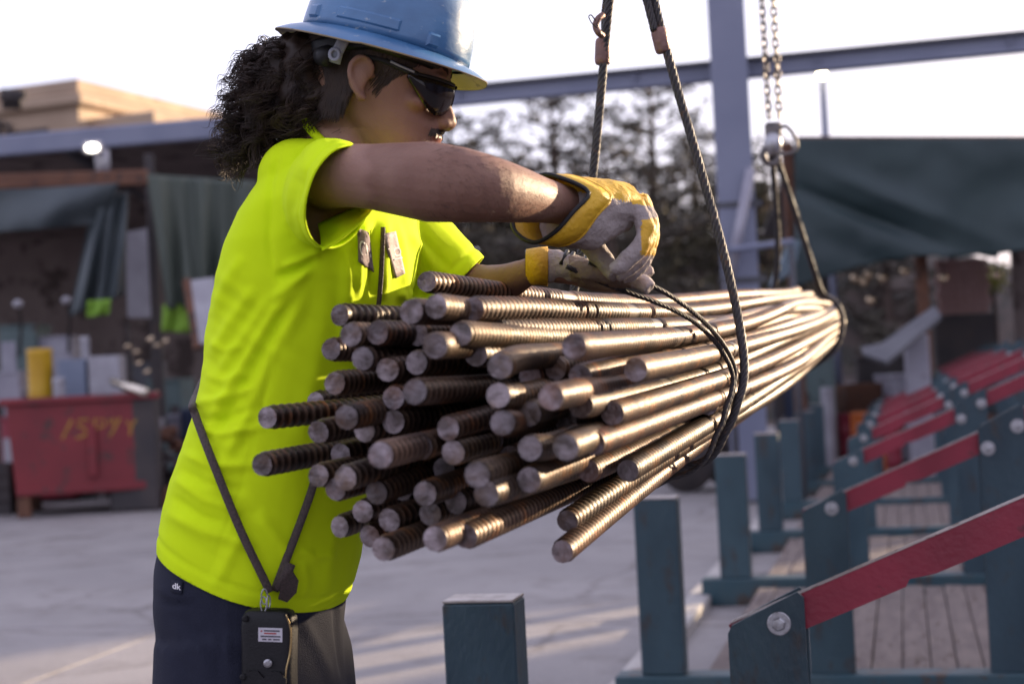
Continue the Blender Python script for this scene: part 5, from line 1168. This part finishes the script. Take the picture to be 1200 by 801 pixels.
# ---- trousers
tm = MB(); PANTS = [(630, 200, 408, 2.42, .178, 2.2), (660, 189, 404, 2.42, .180, 2.2), (695, 181, 401, 2.42, .184, 2.2), (735, 181, 403, 2.42, .186, 2.2), (780, 187, 406, 2.42, .184, 2.2), (815, 194, 406, 2.42, .178, 2.2)]
tm.rings(torso_rings(1.0, 44, True, PANTS))
for s, (hip, knee, an) in zip((-1, 1), FOOT):
    c0 = hip+Vector((0, 0, -.02)); tm.tube([c0, hip.lerp(knee, .22), hip.lerp(knee, .6), knee, knee.lerp(an, .5), an+Vector((0, 0, .03))], [.098, .104, .094, .080, .078, .082], 26)
tme = remesh(tm, .0075, 5); V = verts(tme); N = norms(tme)
px, py, dd = PROJ(V); face = np.clip(-(N @ np.array(FW))*1.6+.5, 0, 1); dsp = np.zeros(len(V))
for q in [([(255, 670), (257, 730), (262, 801)], 2.5, -.004), ([(262, 670), (263, 730), (268, 801)], 4, .003), ([(180, 697), (200, 706), (228, 708)], 2.5, -.006), ([(182, 690), (205, 699), (228, 701)], 3, .003), ([(392, 690), (394, 740), (404, 801)], 3, -.006),
          ([(200, 730), (235, 760), (250, 801)], 7, .005), ([(225, 720), (250, 745), (275, 770)], 6, .004), ([(190, 745), (215, 785), (225, 820)], 6, -.004), ([(350, 720), (372, 760), (392, 801)], 7, .004)]: dsp += ridge(*q)
dsp += np.array([mnoise.noise(Vector(v*11))*.004 for v in V]); setv(tme, V+N*dsp[:, None])
tme.materials.append(M_NAVY); tme.polygons.foreach_set('use_smooth', [True]*len(tme.polygons))
trs = link('trousers', tme, MAN)
BV0 = SH; SH = BVHTree.FromPolygons([tuple(v.co) for v in tme.vertices], [tuple(p.vertices) for p in tme.polygons])
tg = drape([(201, 678), (214, 681), (213, 696), (200, 693)], 3, 3, .003, .002, 'pocket_tag', M_NAVY, trs)
drape_text('dk', [(202, 682), (212, 684), (212, 691), (202, 689)], .006, M_WHITE, tg, True)
TRB = SH; SH = BV0
for s, (hip, knee, an) in zip((-1, 1), FOOT):
    b = MB(); toe = an+FD*.19
    b.rings([slerp_ring(Vector((c.x, c.y, z)), FD, LD, ra, rb_, 20, 2.4) for c, z, ra, rb_ in ((an+FD*.055, .001, .145, .048), (an+FD*.055, .03, .148, .05), (an+FD*.05, .06, .135, .047), (an+FD*.015, .10, .085, .045), (an, .16, .06, .05), (an, .2, .058, .05))])
    b.build('boot', M_BOOT, MAN, smooth=True)
# ---- hard hat
hat = bpy.data.objects.new('hard_hat', None); COL.objects.link(hat); hat.parent = MAN; hat.matrix_parent_inverse = Matrix.Translation(-MAN.location); hat.location = H(.0, 0, .05)
def hatring(f, b, sw, u, n=64, p=2.15, cen=0.006): return slerp_ring(H(cen+(f-b)/2, 0, u), HF, HSD, (f+b)/2, sw, n, p)
mb = MB(); bu = .052
prof = [(.126, .118, .106, .002), (.126, .118, .106, .012), (.1245, .1165, .1045, .035), (.120, .112, .101, .062), (.110, .104, .093, .088), (.094, .088, .079, .108), (.07, .066, .06, .123), (.04, .038, .034, .131), (.012, .012, .01, .1335)]
mb.rings([hatring(f*1.02, b*1.02, s*1.02, bu+u) for f, b, s, u in prof])
# raised side panel, slots and ridges
def hat_pt(u, ang, out=0.0):
    uu = [q[3] for q in prof]; f = np.interp(u, uu, [q[0] for q in prof]); b = np.interp(u, uu, [q[1] for q in prof]); s = np.interp(u, uu, [q[2] for q in prof])
    a_ = (f+b)/2+out; s_ = s+out; ct, st = math.cos(ang), math.sin(ang); e = 2/2.15
    return H(.006+(f-b)/2+a_*math.copysign(abs(ct)**e, ct), s_*math.copysign(abs(st)**e, st), bu+u)
def hat_panel(a0, a1_, u0, u1, out, name, m, nu=12, nv=4, slope=0.0):
    b = MB(); g0 = []; g1 = []
    for j in range(nv+1):
        for i in range(nu+1):
            a_ = a0+(a1_-a0)*i/nu; u = u0+(u1-u0)*j/nv+slope*(i/nu); ed = .35 if (i in (0, nu) or j in (0, nv)) else 1
            g0.append(hat_pt(u, a_, out*ed if ed == 1 else -.001))
    fs = [(j*(nu+1)+i, j*(nu+1)+i+1, (j+1)*(nu+1)+i+1, (j+1)*(nu+1)+i) for j in range(nv) for i in range(nu)]
    b.add(g0, fs); return b.build(name, m, hat, smooth=False)
shell = mb.build('shell', M_HAT, hat, smooth=True)
for s in (1, -1):
    hat_panel(s*R(118), s*R(72), .010, .034, .0045, 'side_panel', M_HAT)
    hat_panel(s*R(56), s*R(44), .004, .030, .007, 'slot_lug', M_HAT, 5, 4)
    hat_panel(s*R(146), s*R(132), .006, .032, .006, 'slot_lug', M_HAT, 5, 4)
for a_ in (0, .32, -.32):
    b = MB(); pts = []
    for k in range(25):
        t = -1.1+2.2*k/24; f = .126*math.sin(t)*.97; uu = .02+.116*math.cos(t); pts.append(H(f+.006, a_*.11*math.cos(t*.9), bu+uu*.985-abs(a_)*.028))
    b.tube(pts, [(.006, .009)]*25, 8); b.build('crown_ridge', M_HAT, hat, smooth=True)
# full brim with an underside of its own
N_ = 72; bt = []; 
def brim(t, k):
    f, b, s = (.128, .119, .107) if k == 0 else (.160, .158, .139)
    ct, st = math.cos(t), math.sin(t); ww = .5
    return ct, st, f, b, s
ringsT = []
for k, (fr, dz, th) in enumerate(((-.004, .004, 0), (.2, .002, 0), (.6, -.005, 0), (.93, -.014, 0), (1.0, -.017, 0), (1.0, -.0195, 0), (.9, -.0165, 0), (.5, -.0075, 0), (-.004, -.001, 0))):
    r = []
    for i in range(N_):
        t = 2*math.pi*i/N_; ct, st = math.cos(t), math.sin(t)
        fi, so_ = ((.126 if ct > 0 else .118), (.161 if ct > 0 else .158)); a_ = fi+(so_-fi)*fr; s_ = .106+(.136-.106)*fr
        r.append(H(.006+a_*ct, s_*st, bu+dz*(.55+.45*abs(st)) + (.0 if ct > 0 else -.002*fr)))
    ringsT.append(r)
mb = MB(); mb.rings(ringsT[:5], caps=False); mb.mi = 1; mb.rings(ringsT[4:], caps=False)
mb.build('brim', [M_HAT, M_HATU], hat, smooth=True)
# suspension band, knob and webbing at the back
mb = MB(); rg = []
mb.tube([H(.006+ .104*math.cos(t),   .0885*math.sin(t), .046-(.026 if math.cos(t) < 0 else 0)*abs(math.cos(t))) for t in [2*math.pi*k/40 for k in range(40)]], (.012, .0018), 6, closed=True, up=tuple(HU))
mb.build('head_band', M_BLACKP, hat, smooth=True)
mb = MB(); mb.tube([P(405, 42, 2.268), P(400, 52, 2.266), P(395, 62, 2.266), P(392, 74, 2.27)], [(.0085, .002)]*4, 8, up=tuple(RT)); mb.build('webbing', M_GREYW, hat, smooth=True)
mb = MB(); mb.tube([P(392+5.5*math.cos(t), 64+6.5*math.sin(t), 2.262) for t in [2*math.pi*k/16 for k in range(16)]], .0028, 6, closed=True); mb.build('buckle', M_GREYW, hat, smooth=True)
mb = MB(); mb.tube([P(378, 66, 2.30), P(384, 66, 2.275), P(388, 67, 2.272)], [.014, .016, .013], 14); mb.build('ratchet_knob', M_BLACKP, hat, smooth=True)
# ---- sunglasses
gl = bpy.data.objects.new('sunglasses', None); COL.objects.link(gl); gl.parent = MAN; gl.matrix_parent_inverse = Matrix.Translation(-MAN.location); gl.location = H(.1, 0, .01)
def gpt(ph, u, o=0): return H(.040+(.083+o)*math.cos(ph), (.0745+o)*math.sin(ph), u)
for s in (1, -1):
    mb = MB(); n = 24; top = []; bot = []
    for k in range(n+1):
        t = k/n; ph = R(7+64*t)*s; tu = float(np.interp(t, [0, .5, .8, 1], [.024, .022, .020, .019])); bx = [0, .12, .25, .38, .5, .62, .75, .88, 1]; by = [-.012, -.020, -.0250, -.0265, -.024, -.018, -.009, .002, .013]; bu_ = float(np.interp(t, bx, by))
        top.append((ph, tu)); bot.append((ph, bu_))
    nv = 6; vs = []
    for k in range(n+1):
        for j in range(nv+1):
            v = j/nv; u = bot[k][1]+(top[k][1]-bot[k][1])*v; vs.append(gpt(top[k][0], u, .003*math.sin(v*math.pi)))
    mb.add(vs, [(k*(nv+1)+j, (k+1)*(nv+1)+j, (k+1)*(nv+1)+j+1, k*(nv+1)+j+1) for k in range(n) for j in range(nv)])
    lo_ = mb.build('lens', M_LENS, gl, smooth=True); q = lo_.modifiers.new('t', 'SOLIDIFY'); q.thickness = .0022
    mb = MB(); mb.tube([gpt(a, u+.001, .001) for a, u in top], [(.0026, .0022)]*(n+1), 8, up=tuple(HU)); mb.build('brow_bar', M_BLACKP, gl, smooth=True)
    mb = MB(); mb.tube(catmull([gpt(R(62)*s, .019, .002), gpt(R(74)*s, .021, .002), H(.045, s*.0775, .024), H(.022, s*.082, .026), H(.0, s*.0845, .022)], 5), [(.0048, .0018)]*21, 8, up=tuple(HU)); mb.build('temple', M_BLACKP, gl, smooth=True)
    mb = MB(); mb.tube(catmull([gpt(R(66)*s, .0215, .0035), gpt(R(78)*s, .0235, .0035), H(.040, s*.080, .0265)], 5), [(.0018, .0012)]*11, 6, up=tuple(HU)); mb.build('temple_highlight', M_GREYW, gl, smooth=True)  # grey strip standing for the highlight along the temple
    mb = MB(); mb.ell(H(.094, s*.031, .006), (.012, .012, .012)); mb.build('eye', M_WHITE, MAN, smooth=True)
# ---- hair
rh = random.Random(5); mb = MB()
def strand(root, end, curl, turns, r=.0007, sag=0.0, n=22, ph=None):
    root, end = Vector(root), Vector(end); ax_ = (end-root); l = ax_.length; t = ax_.normalized(); a_ = Vector((rh.gauss(0, 1), rh.gauss(0, 1), rh.gauss(0, 1))); e1 = (a_-t*a_.dot(t)).normalized(); e2_ = t.cross(e1); ph = rh.uniform(0, 6.3); pts = []
    for k in range(n):
        s = k/(n-1); an = ph+turns*2*math.pi*s; cr = curl*min(1, s*3)*(.7+.5*s); pts.append(root+ax_*s+(e1*math.cos(an)+e2_*math.sin(an))*cr+Vector((0, 0, sag*math.sin(s*math.pi))))
    mb.tube(pts, [r]*(n-2)+[r*.8, r*.4], 3, caps=False)
# bushy tail below the hat: the dark mass, then curls
vol = MB()
for (x, y, d, r) in ((378, 66, 2.36, .052), (355, 70, 2.36, .056), (330, 82, 2.37, .055), (312, 105, 2.37, .050), (330, 115, 2.36, .052), (355, 105, 2.35, .055), (378, 105, 2.35, .045), (300, 132, 2.38, .040), (322, 140, 2.37, .036), (350, 132, 2.36, .036), (290, 155, 2.38, .026), (372, 128, 2.35, .028)):
    vol.ell(P(x, y, d), (r, r*.95, r), None, 12, 8)
vme = remesh(vol, .006, 6); V = verts(vme); N = norms(vme); setv(vme, V+N*np.array([mnoise.noise(Vector(v*55))*.007+mnoise.noise(Vector(v*25))*.006-.012 for v in V])[:, None]); vme.materials.append(M_HAIR)
hair = link('hair', vme, MAN)
Vn = verts(vme); Nn = norms(vme)
def ringlet(root, end, curl, turns, cnt, r, spread, n=20):
    root, end = Vector(root), Vector(end); ax_ = end-root; t = ax_.normalized(); a_ = Vector((rh.gauss(0, 1), rh.gauss(0, 1), rh.gauss(0, 1))); e1 = (a_-t*a_.dot(t)).normalized(); e2_ = t.cross(e1); ph = rh.uniform(0, 6.3); bend = Vector((rh.gauss(0, .008), rh.gauss(0, .008), rh.gauss(0, .006)))
    for c in range(cnt):
        o = Vector((rh.gauss(0, spread), rh.gauss(0, spread), rh.gauss(0, spread))); dph = rh.gauss(0, .7); le = rh.uniform(.82, 1.08); pts = []
        for k in range(n):
            s = k/(n-1)*le; an = ph+dph+turns*6.283*s; cr = curl*min(1, s*3)*(1+.25*math.sin(s*9+c)); pts.append(root+o*(.5+s)+ax_*s+bend*math.sin(s*3.1)+(e1*math.cos(an)+e2_*math.sin(an))*cr)
        mb.tube(pts, [r]*(n-3)+[r*.8, r*.6, r*.3], 3, caps=False)
for k in range(230):
    i = rh.randrange(len(Vn)); v = Vector(Vn[i]); nn = Vector(Nn[i]); x, y, d = [float(q[0]) for q in PROJ(np.array([v]))]
    if nn.dot(FW) > .4 and rh.random() < .75: continue
    dirn = Vector((-.62-.2*rh.random(), rh.uniform(-.25, .25), -.85+rh.uniform(-.35, .35)))+nn*.22
    if x > 345: dirn = Vector((-.35, rh.uniform(-.2, .2), -1))+nn*.2
    l = rh.uniform(.035, .075); st_ = v-nn*.003
    ringlet(st_, st_+dirn.normalized()*l, rh.uniform(.005, .009), rh.uniform(.9, 1.9), 16, rh.uniform(.0004, .0006), .0026)
for (x0, y0, x1, y1) in ((300, 60, 272, 95), (292, 60, 275, 75), (300, 75, 268, 110), (285, 105, 260, 120), (280, 120, 255, 150), (275, 135, 253, 165), (280, 160, 258, 190), (290, 170, 265, 196), (300, 165, 275, 192), (285, 90, 262, 128), (320, 48, 285, 62), (318, 52, 300, 50), (282, 150, 252, 182), (310, 160, 292, 180)):
    for q in range(2): ringlet(P(x0+rh.uniform(-6, 6), y0+rh.uniform(-5, 5), 2.37+rh.uniform(-.03, .03)), P(x1+10+rh.uniform(-5, 5), y1+rh.uniform(-6, 6), 2.37+rh.uniform(-.04, .04)), rh.uniform(.004, .010), rh.uniform(1, 2), 4, .0006, .001, n=20)
tag(mb.build('curls', M_HAIR, hair, smooth=True), kind='stuff')
def hairline(an):
    cs = math.cos(an); return float(np.interp(cs, [-1, -.20, -.12, .0, .24, .30, .36, .44, .52, .60, .74, 1], [-.068, -.066, -.052, .012, .016, -.004, -.010, -.014, -.020, .004, .030, .04]))
# cropped hair on the head: combed strands from the hat line down to the hair line
mb = MB()
def skullpt(f, u, s, out=0.0):
    q = max(0, 1-((f-.002)/.100)**2-((u-.052)/.098)**2); return H(f, s*(.079*math.sqrt(q)+.0035+out), u)
for k in range(1500):
    an = rh.uniform(R(36), R(178)); s = 1 if rh.random() < .72 else -1; pts = []; low = hairline(an)+rh.uniform(-.010, .006); u0 = .07; dan = rh.uniform(-.05, .16)
    for j in range(7):
        t = j/6; u = u0+(low-u0)*t; aa = an+dan*t*t; q = math.sqrt(max(.02, 1-((u-.052)/.098)**2)); oo = .0025+rh.uniform(0, .0015)-.002*(t > .95)
        pts.append(H(.002+(.1025+oo)*max(q, .66)*math.cos(aa), s*(.0835+oo)*max(q, .86)*math.sin(aa), u))
    mb.tube(pts, [.0010]*5+[.0008, .0004], 3, caps=False)
tag(mb.build('short_hair', M_HAIR, hair, smooth=True), kind='stuff')
sc_ = MB(); vs = []; fs = []; nu, nv = 130, 14
for i in range(nu+1):
    an = R(34)+(2*math.pi-R(68))*i/nu
    for j in range(nv+1):
        cs = math.cos(an); lowu = hairline(an)+.003*math.sin(an*61)+.002*math.sin(an*143)
        u = .075+(lowu-.075)*j/nv; q = math.sqrt(max(.02, 1-((u-.052)/.098)**2)); gr = .0012*math.sin(an*75+j*.3)+.0008*math.sin(an*190)
        vs.append(H(.002+(.1025+gr)*max(q, .66)*cs, (.0835+gr)*max(q, .86)*math.sin(an), u))
sc_.add(vs, [(i*(nv+1)+j, (i+1)*(nv+1)+j, (i+1)*(nv+1)+j+1, i*(nv+1)+j+1) for i in range(nu) for j in range(nv)]); sc_.build('scalp_hair', M_HAIR, hair, smooth=True)
BB = BVHTree.FromPolygons([tuple(v.co) for v in bme.vertices], [tuple(p_.vertices) for p_ in bme.polygons])
def on_face(s_, u_):
    h = BB.ray_cast(H(.25, s_, u_), -HF); return (h[0], h[1]) if h[0] is not None else (H(.12, s_, u_), HF)
def whisker(mb, s_, u_, l, r, dv):
    c, nn = on_face(s_, u_); d_ = (dv-nn*dv.dot(nn)).normalized(); mb.tube([c-nn*.0004, c+d_*l*.5+nn*.0012, c+d_*l+nn*.0010], [r, r, r*.3], 3, caps=False)
mb = MB()   # moustache and chin hair, rooted on the skin
for k in range(520):
    q = rh.uniform(-.026, .026); whisker(mb, q, -.0415+rh.uniform(-.0045, .003)-abs(q)*.14, .0095, .0006, -HU+HSD*(q*28))
for k in range(220):
    q = rh.uniform(-.016, .016); whisker(mb, q, -.080+rh.uniform(-.012, .004), .005, .0004, -HU)
tag(mb.build('moustache', M_HAIR, hair), kind='stuff')
mb = MB()
for s in (-1, 1):
    for k in range(150):
        t = rh.random(); whisker(mb, s*(.013+.034*t), .0385+.005*math.sin(t*2.6)+rh.uniform(-.003, .003), .006, .0005, HSD*s+HU*.4)
tag(mb.build('eyebrow_hair', M_HAIR, hair), kind='stuff')
mb = MB()   # fine hair on the forearms
for k in range(420):
    x = rh.uniform(500, 655); y = rh.uniform(160, 268); d = (P(x, y, 1)-CAM).normalized(); h = BB.ray_cast(CAM, d)
    if h[0] is None or (h[0]-CAM).length > 2.45: continue
    nn = h[1] if h[1].dot(d) < 0 else -h[1]; dv = (RT*.8-UP*.5+Vector((rh.gauss(0, .3), rh.gauss(0, .3), rh.gauss(0, .3)))); dv = (dv-nn*dv.dot(nn)).normalized(); l = rh.uniform(.006, .012)
    mb.tube([h[0]-nn*.0005, h[0]+dv*l*.5+nn*.0022, h[0]+dv*l+nn*.003], [.00016, .00014, .00006], 3, caps=False)
tag(mb.build('arm_hair', M_HAIR, body), kind='stuff')
# ---- gloves
def cring(pts, n=4):
    q = [P(*p) for p in pts]; out = []; m = len(q)
    for i in range(m):
        p0, p1, p2, p3 = q[i-1], q[i], q[(i+1) % m], q[(i+2) % m]
        for k in range(n):
            t = k/n; out.append(0.5*((2*p1)+(p2-p0)*t+(2*p0-5*p1+4*p2-p3)*t*t+(3*p1-p0-3*p2+p3)*t**3))
    return out
r1 = [(632, 206, 2.275), (662, 210, 2.245), (690, 226, 2.235), (672, 248, 2.215), (650, 272, 2.215), (625, 284, 2.235), (602, 268, 2.27), (606, 236, 2.30)]
r2 = [(656, 207, 2.30), (690, 212, 2.265), (716, 231, 2.248), (700, 253, 2.236), (680, 279, 2.236), (654, 288, 2.25), (636, 276, 2.29), (638, 238, 2.325)]
r3 = [(700, 211, 2.335), (724, 214, 2.29), (738, 234, 2.268), (727, 260, 2.262), (706, 288, 2.262), (686, 292, 2.285), (680, 276, 2.335), (688, 238, 2.355)]
r4 = [(732, 213, 2.355), (746, 222, 2.305), (755, 241, 2.290), (750, 256, 2.290), (738, 268, 2.295), (726, 268, 2.325), (720, 250, 2.362), (724, 226, 2.372)]
gR = bpy.data.objects.new('work_glove', None); COL.objects.link(gR); gR.parent = MAN; gR.matrix_parent_inverse = Matrix.Translation(-MAN.location); gR.location = P(690, 250, 2.3); gR['label'] = 'right glove, broad yellow cuff with black edge'
mid = lambda a, b, t: [tuple(a[i][k]+(b[i][k]-a[i][k])*t for k in range(3)) for i in range(8)]
b = MB(); b.rings([cring(r1), cring(mid(r1, r2, .5)), cring(mid(r1, r2, 1.0))], caps=False); cf = b.build('cuff', M_YEL, gR, smooth=True); q = cf.modifiers.new('t', 'SOLIDIFY'); q.thickness = .003; q.offset = 0
b = MB(); b.tube(cring(r1), .0032, 8, closed=True); b.build('cuff_edge', M_BLACKP, gR, smooth=True)
b = MB(); b.tube(cring(mid(r1, r2, .97)), .0022, 6, closed=True); b.build('cuff_seam', M_YEL, gR, smooth=True)
gb = MB(); gb.rings([cring(mid(r1, r2, .9)), cring(r2), cring(mid(r2, r3, .5)), cring(r3), cring(r4)])
FING = [[(744, 240, 2.285, .0150), (757, 268, 2.268, .0138), (748, 292, 2.258, .0130), (730, 308, 2.262, .0128), (718, 316, 2.268, .0105)],
        [(748, 236, 2.310, .0152), (760, 268, 2.298, .0142), (752, 296, 2.290, .0134), (736, 314, 2.292, .0128), (722, 322, 2.296, .0105)],
        [(748, 232, 2.335, .0152), (762, 266, 2.328, .0142), (756, 298, 2.322, .0134), (742, 318, 2.322, .0128), (728, 326, 2.324, .0105)],
        [(744, 230, 2.362, .0150), (758, 262, 2.358, .0140), (756, 292, 2.354, .0132), (746, 314, 2.352, .0126), (734, 324, 2.352, .0105)]]
for fg in FING: gb.tube(catmull([P(*q[:3]) for q in fg], 4), list(np.interp(np.arange(17)/4, range(5), [q[3] for q in fg])), 12)
th = [(690, 280, 2.345, .019), (704, 300, 2.345, .016), (714, 314, 2.335, .014), (722, 322, 2.325, .0115)]
gb.tube(catmull([P(*q[:3]) for q in th], 4), list(np.interp(np.arange(13)/4, range(4), [q[3] for q in th])), 12)
def glove(gb, parent, m1, m2, yelfun, seed):
    gme = remesh(gb, .0026, 3); V = verts(gme); N = norms(gme)
    setv(gme, V+N*np.array([mnoise.noise(Vector(v*70)+Vector((seed, 0, 0)))*.0016+mnoise.noise(Vector((v[0]*38, v[1]*38, v[2]*85)))*.0018 for v in V])[:, None])
    gme.materials.append(m1); gme.materials.append(m2); N = norms(gme); px, py, dd = PROJ(verts(gme))
    for p in gme.polygons:
        i = p.vertices[0]
        if yelfun(px[i], py[i], Vector(N[i])): p.material_index = 1
    gme.polygons.foreach_set('use_smooth', [True]*len(gme.polygons)); return link('glove_hand', gme, parent)
glove(gb, gR, M_HIDE, M_YEL, lambda x, y, n: (y < 226+(x-690)*.22 and n.dot(UP) > -.2) or (x > 752 and 256 < y < 300), 1)
for a_, b_ in (((668, 262, 2.232), (728, 262, 2.255)), ((676, 246, 2.236), (735, 240, 2.262))):
    pass
gL = bpy.data.objects.new('work_glove', None); COL.objects.link(gL); gL.parent = MAN; gL.matrix_parent_inverse = Matrix.Translation(-MAN.location); gL.location = P(690, 320, 2.42); gL['label'] = 'left glove, tan hide with yellow wrist, gripping the cable'
wd = [(617, 313, 2.447, 19, .026), (630, 312, 2.435, 20, .027), (642, 312, 2.43, 21, .028)]
def lring(x, y, d, rpx, rd, n=24): return slerp_ring(P(x, y, d), UP, FW, rpx/FPX*d, rd, n)
b = MB(); b.rings([lring(*q) for q in wd], caps=False); o = b.build('cuff', M_YEL, gL, smooth=True); q = o.modifiers.new('t', 'SOLIDIFY'); q.thickness = .003; q.offset = 1
b = MB(); b.tube(lring(*wd[0]), .0026, 6, closed=True); b.build('cuff_edge', M_BLACKP, gL, smooth=True)
gb = MB(); gb.rings([lring(640, 312, 2.43, 20.5, .0275), lring(655, 312, 2.428, 19, .030), lring(672, 316, 2.425, 18, .036), lring(695, 322, 2.425, 18, .042), (lring(718, 327, 2.42, 16, .042)), lring(730, 329, 2.42, 13, .040)])
for k, dq in enumerate((-.036, -.013, .010, .032)):
    fg = [(715, 325+k*.6, 2.42+dq, .0135), (738, 327+k, 2.415+dq, .0125), (754, 331, 2.405+dq, .0120), (762, 338-k*2, 2.395+dq*.9, .0105)]
    if k > 1: fg = [(715, 322, 2.42+dq, .0135), (736, 312, 2.415+dq, .0128), (752, 314, 2.405+dq, .012), (760, 324, 2.40+dq, .0105)]
    gb.tube(catmull([P(*q[:3]) for q in fg], 4), list(np.interp(np.arange(13)/4, range(4), [q[3] for q in fg])), 12)
th = [(672, 314, 2.39, .015), (692, 318, 2.375, .0145), (712, 322, 2.37, .013), (728, 326, 2.372, .0105)]
gb.tube(catmull([P(*q[:3]) for q in th], 4), list(np.interp(np.arange(13)/4, range(4), [q[3] for q in th])), 12)
glove(gb, gL, M_HIDE2, M_HIDE, lambda x, y, n: x < 668 or x > 738, 7)
for x, w0 in ((661, 20), (668, 19.5), (684, 19.5)):
    b = MB(); b.tube([P(x+4, 312+(x-661)*.25-w0*.9, 2.42), P(x+1, 312+(x-661)*.25-w0*.55, 2.405), P(x-4, 312+(x-661)*.25-w0*.1, 2.398)], [.0032, .004, .003], 8); b.build('elastic_band', M_BLACKP, gL, smooth=True)
# ------------------------------------------------------------------ remote control on its cord
rm = thing('crane_remote', 'black crane remote control hanging from a brown cord over the trousers', 'remote control', P(315, 760, 2.18))
def castT(x, y, off):
    d = (P(x, y, 1)-CAM).normalized(); hs = [h for h in (BV0.ray_cast(CAM, d), TRB.ray_cast(CAM, d)) if h[0] is not None]
    if not hs: return P(x, y, 2.3)
    h = min(hs, key=lambda q: (q[0]-CAM).length); nn = h[1] if h[1].dot(d) < 0 else -h[1]; return h[0]+nn*off-d*off*.4
def cord(pts, off=.006, up=None):
    q = [castT(x, y, off) for x, y in pts]; return smooth_path(catmull(q, 3), 14)
s1 = [P(240, 440, 2.50), P(229, 464, 2.43)]+cord([(234, 474), (238, 488), (243, 508), (252, 540), (264, 575), (278, 610), (292, 642), (305, 668), (314, 690)], .011)
s2 = cord([(366, 560), (364, 572), (352, 604), (341, 634), (330, 664), (320, 690)])
s3 = cord([(447, 268), (446, 300), (444, 330), (440, 380), (425, 440), (400, 500), (372, 550), (366, 560)])
for k, s in enumerate((s1, s2, s3)):
    b = MB(); s = catmull(s, 2); b.tube(s, [((.0058, .0030) if k < 2 else (.0034, .0026))]*len(s), 10, up=tuple(RT)); b.build('cord', M_STRAP, rm, smooth=True)
b = MB(); b.tube([castT(x, y, .011) for x, y in ((338, 655), (332, 668), (322, 688))], [(.008, .0025)]*3, 8, up=tuple(RT)); b.build('cord_end', M_STRAP, rm, smooth=True)
b = MB(); q = [castT(x, y, .012) for x, y in ((328, 676), (338, 664), (345, 676), (342, 690), (332, 700), (322, 700))]; b.add(q+[p-FW*.006 for p in q], [(0, 1, 2, 3, 4, 5), (11, 10, 9, 8, 7, 6)]+[(i, (i+1) % 6, 6+(i+1) % 6, 6+i) for i in range(6)]); b.build('leather_tab', M_STRAP, rm)
# body of the remote, in its own frame
rc = castT(316, 765, .032); rc = P(316, 770, (rc-CAM).dot(FW)); dR = (rc-CAM).dot(FW); sx = dR/FPX
RX = (RT*.985-FW*.17).normalized(); RZ = (UP-RX*UP.dot(RX)).normalized(); RY = RX.cross(RZ)*-1
RM_ = Matrix((RX, RZ.cross(RX), RZ)).transposed()
def RP(x, y, z): return rc+RM_ @ Vector(((x-316)*sx, y, (770-z)*sx))
def shell_ring(z, hw, dp, n=28, p=5.0): return [RP(316+hw*math.copysign(abs(math.cos(t))**(2/p), math.cos(t)), dp*math.copysign(abs(math.sin(t))**(2/p), math.sin(t)), z) for t in [2*math.pi*k/n for k in range(n)]]
b = MB(); b.rings([shell_ring(z, hw, dp) for z, hw, dp in ((713, 22, .012), (715, 27, .016), (722, 31, .019), (735, 32, .020), (760, 31.5, .020), (780, 31, .022), (810, 31.5, .022), (836, 30, .020), (842, 26, .016))])
o = b.build('casing', M_BLACKP, rm, smooth=True); auto_smooth(o, 50)
b = MB(); b.prism([(0, 0), (9, 12), (22, 12), (31, 0), (31, -50), (-31, -50), (-31, 0), (-22, 12), (-9, 12)], 0, .004); 
b.v = [tuple(RP(316+x*.86, -.0215-z, 790-y*.7)) for x, y, z in b.v]; b.build('battery_cover', M_BLACKP, rm)
M_LAB = mat('label_paper', (.52, .50, .54), (.45, .42, .46), rough=.6, scale=60)
def rbox(x0, x1, z0, z1, y, t, name, m, par):
    b = MB(); vs = [RP(x, yy, z) for x in (x0, x1) for yy in (y-t, y) for z in (z0, z1)]
    b.add(vs, [(0, 1, 3, 2), (4, 6, 7, 5), (0, 4, 5, 1), (2, 3, 7, 6), (0, 2, 6, 4), (1, 5, 7, 3)]); return b.build(name, m, par)
lb = rbox(308, 337, 732, 748, -.0195, .0012, 'rating_label', M_LAB, rm)
M_INK = mat('ink', (.05, .045, .06), rough=.7); M_REDINK = mat('red_ink', (.35, .06, .06), rough=.7)
for x0, x1, z, m in ((311, 313, 735, M_REDINK), (315, 334, 734.5, M_INK), (315, 330, 737.5, M_REDINK), (311, 335, 741, M_INK), (313, 318, 744.5, M_INK), (320, 324, 744.5, M_INK), (326, 334, 744.5, M_INK)): rbox(x0, x1, z, z+1.6, -.0208, .0003, 'print_line', m, lb)
for x, z, s in ((292, 722, 4), (321, 772, 5), (291, 789, 4)):
    b = MB(); c = RP(x, -.0195 if z < 770 else -.0255, z); b.tube([c, c-FW*.002, c-FW*.0035], [s*sx, s*sx, s*sx*.6], 14); b.build('screw', M_BOLT if s == 5 else M_BLACKP, rm, smooth=False)
b = MB(); b.tube(catmull([RP(341, -.018, 716), RP(346, -.016, 735), RP(345, -.016, 760), RP(341, -.020, 785), RP(340, -.020, 830)], 5), .0014, 6); b.build('wire_clip', mat('brass_wire', (.5, .36, .17), rough=.3, metal=.9), rm, smooth=True)
for k, (x, z, r) in enumerate(((312, 706, 6), (318, 703, 5), (313, 697, 6))):
    b = MB(); a0_ = [0, 1.2, .5][k]
    b.tube([RP(x, -.012, z)+RM_ @ Vector((r*.6*sx*math.cos(t)*math.cos(a0_), r*.6*sx*math.cos(t)*math.sin(a0_), r*1.5*sx*math.sin(t))) for t in [2*math.pi*i/18 for i in range(18)]], .0011, 6, closed=True); b.build('split_ring', M_BOLT, rm, smooth=True)
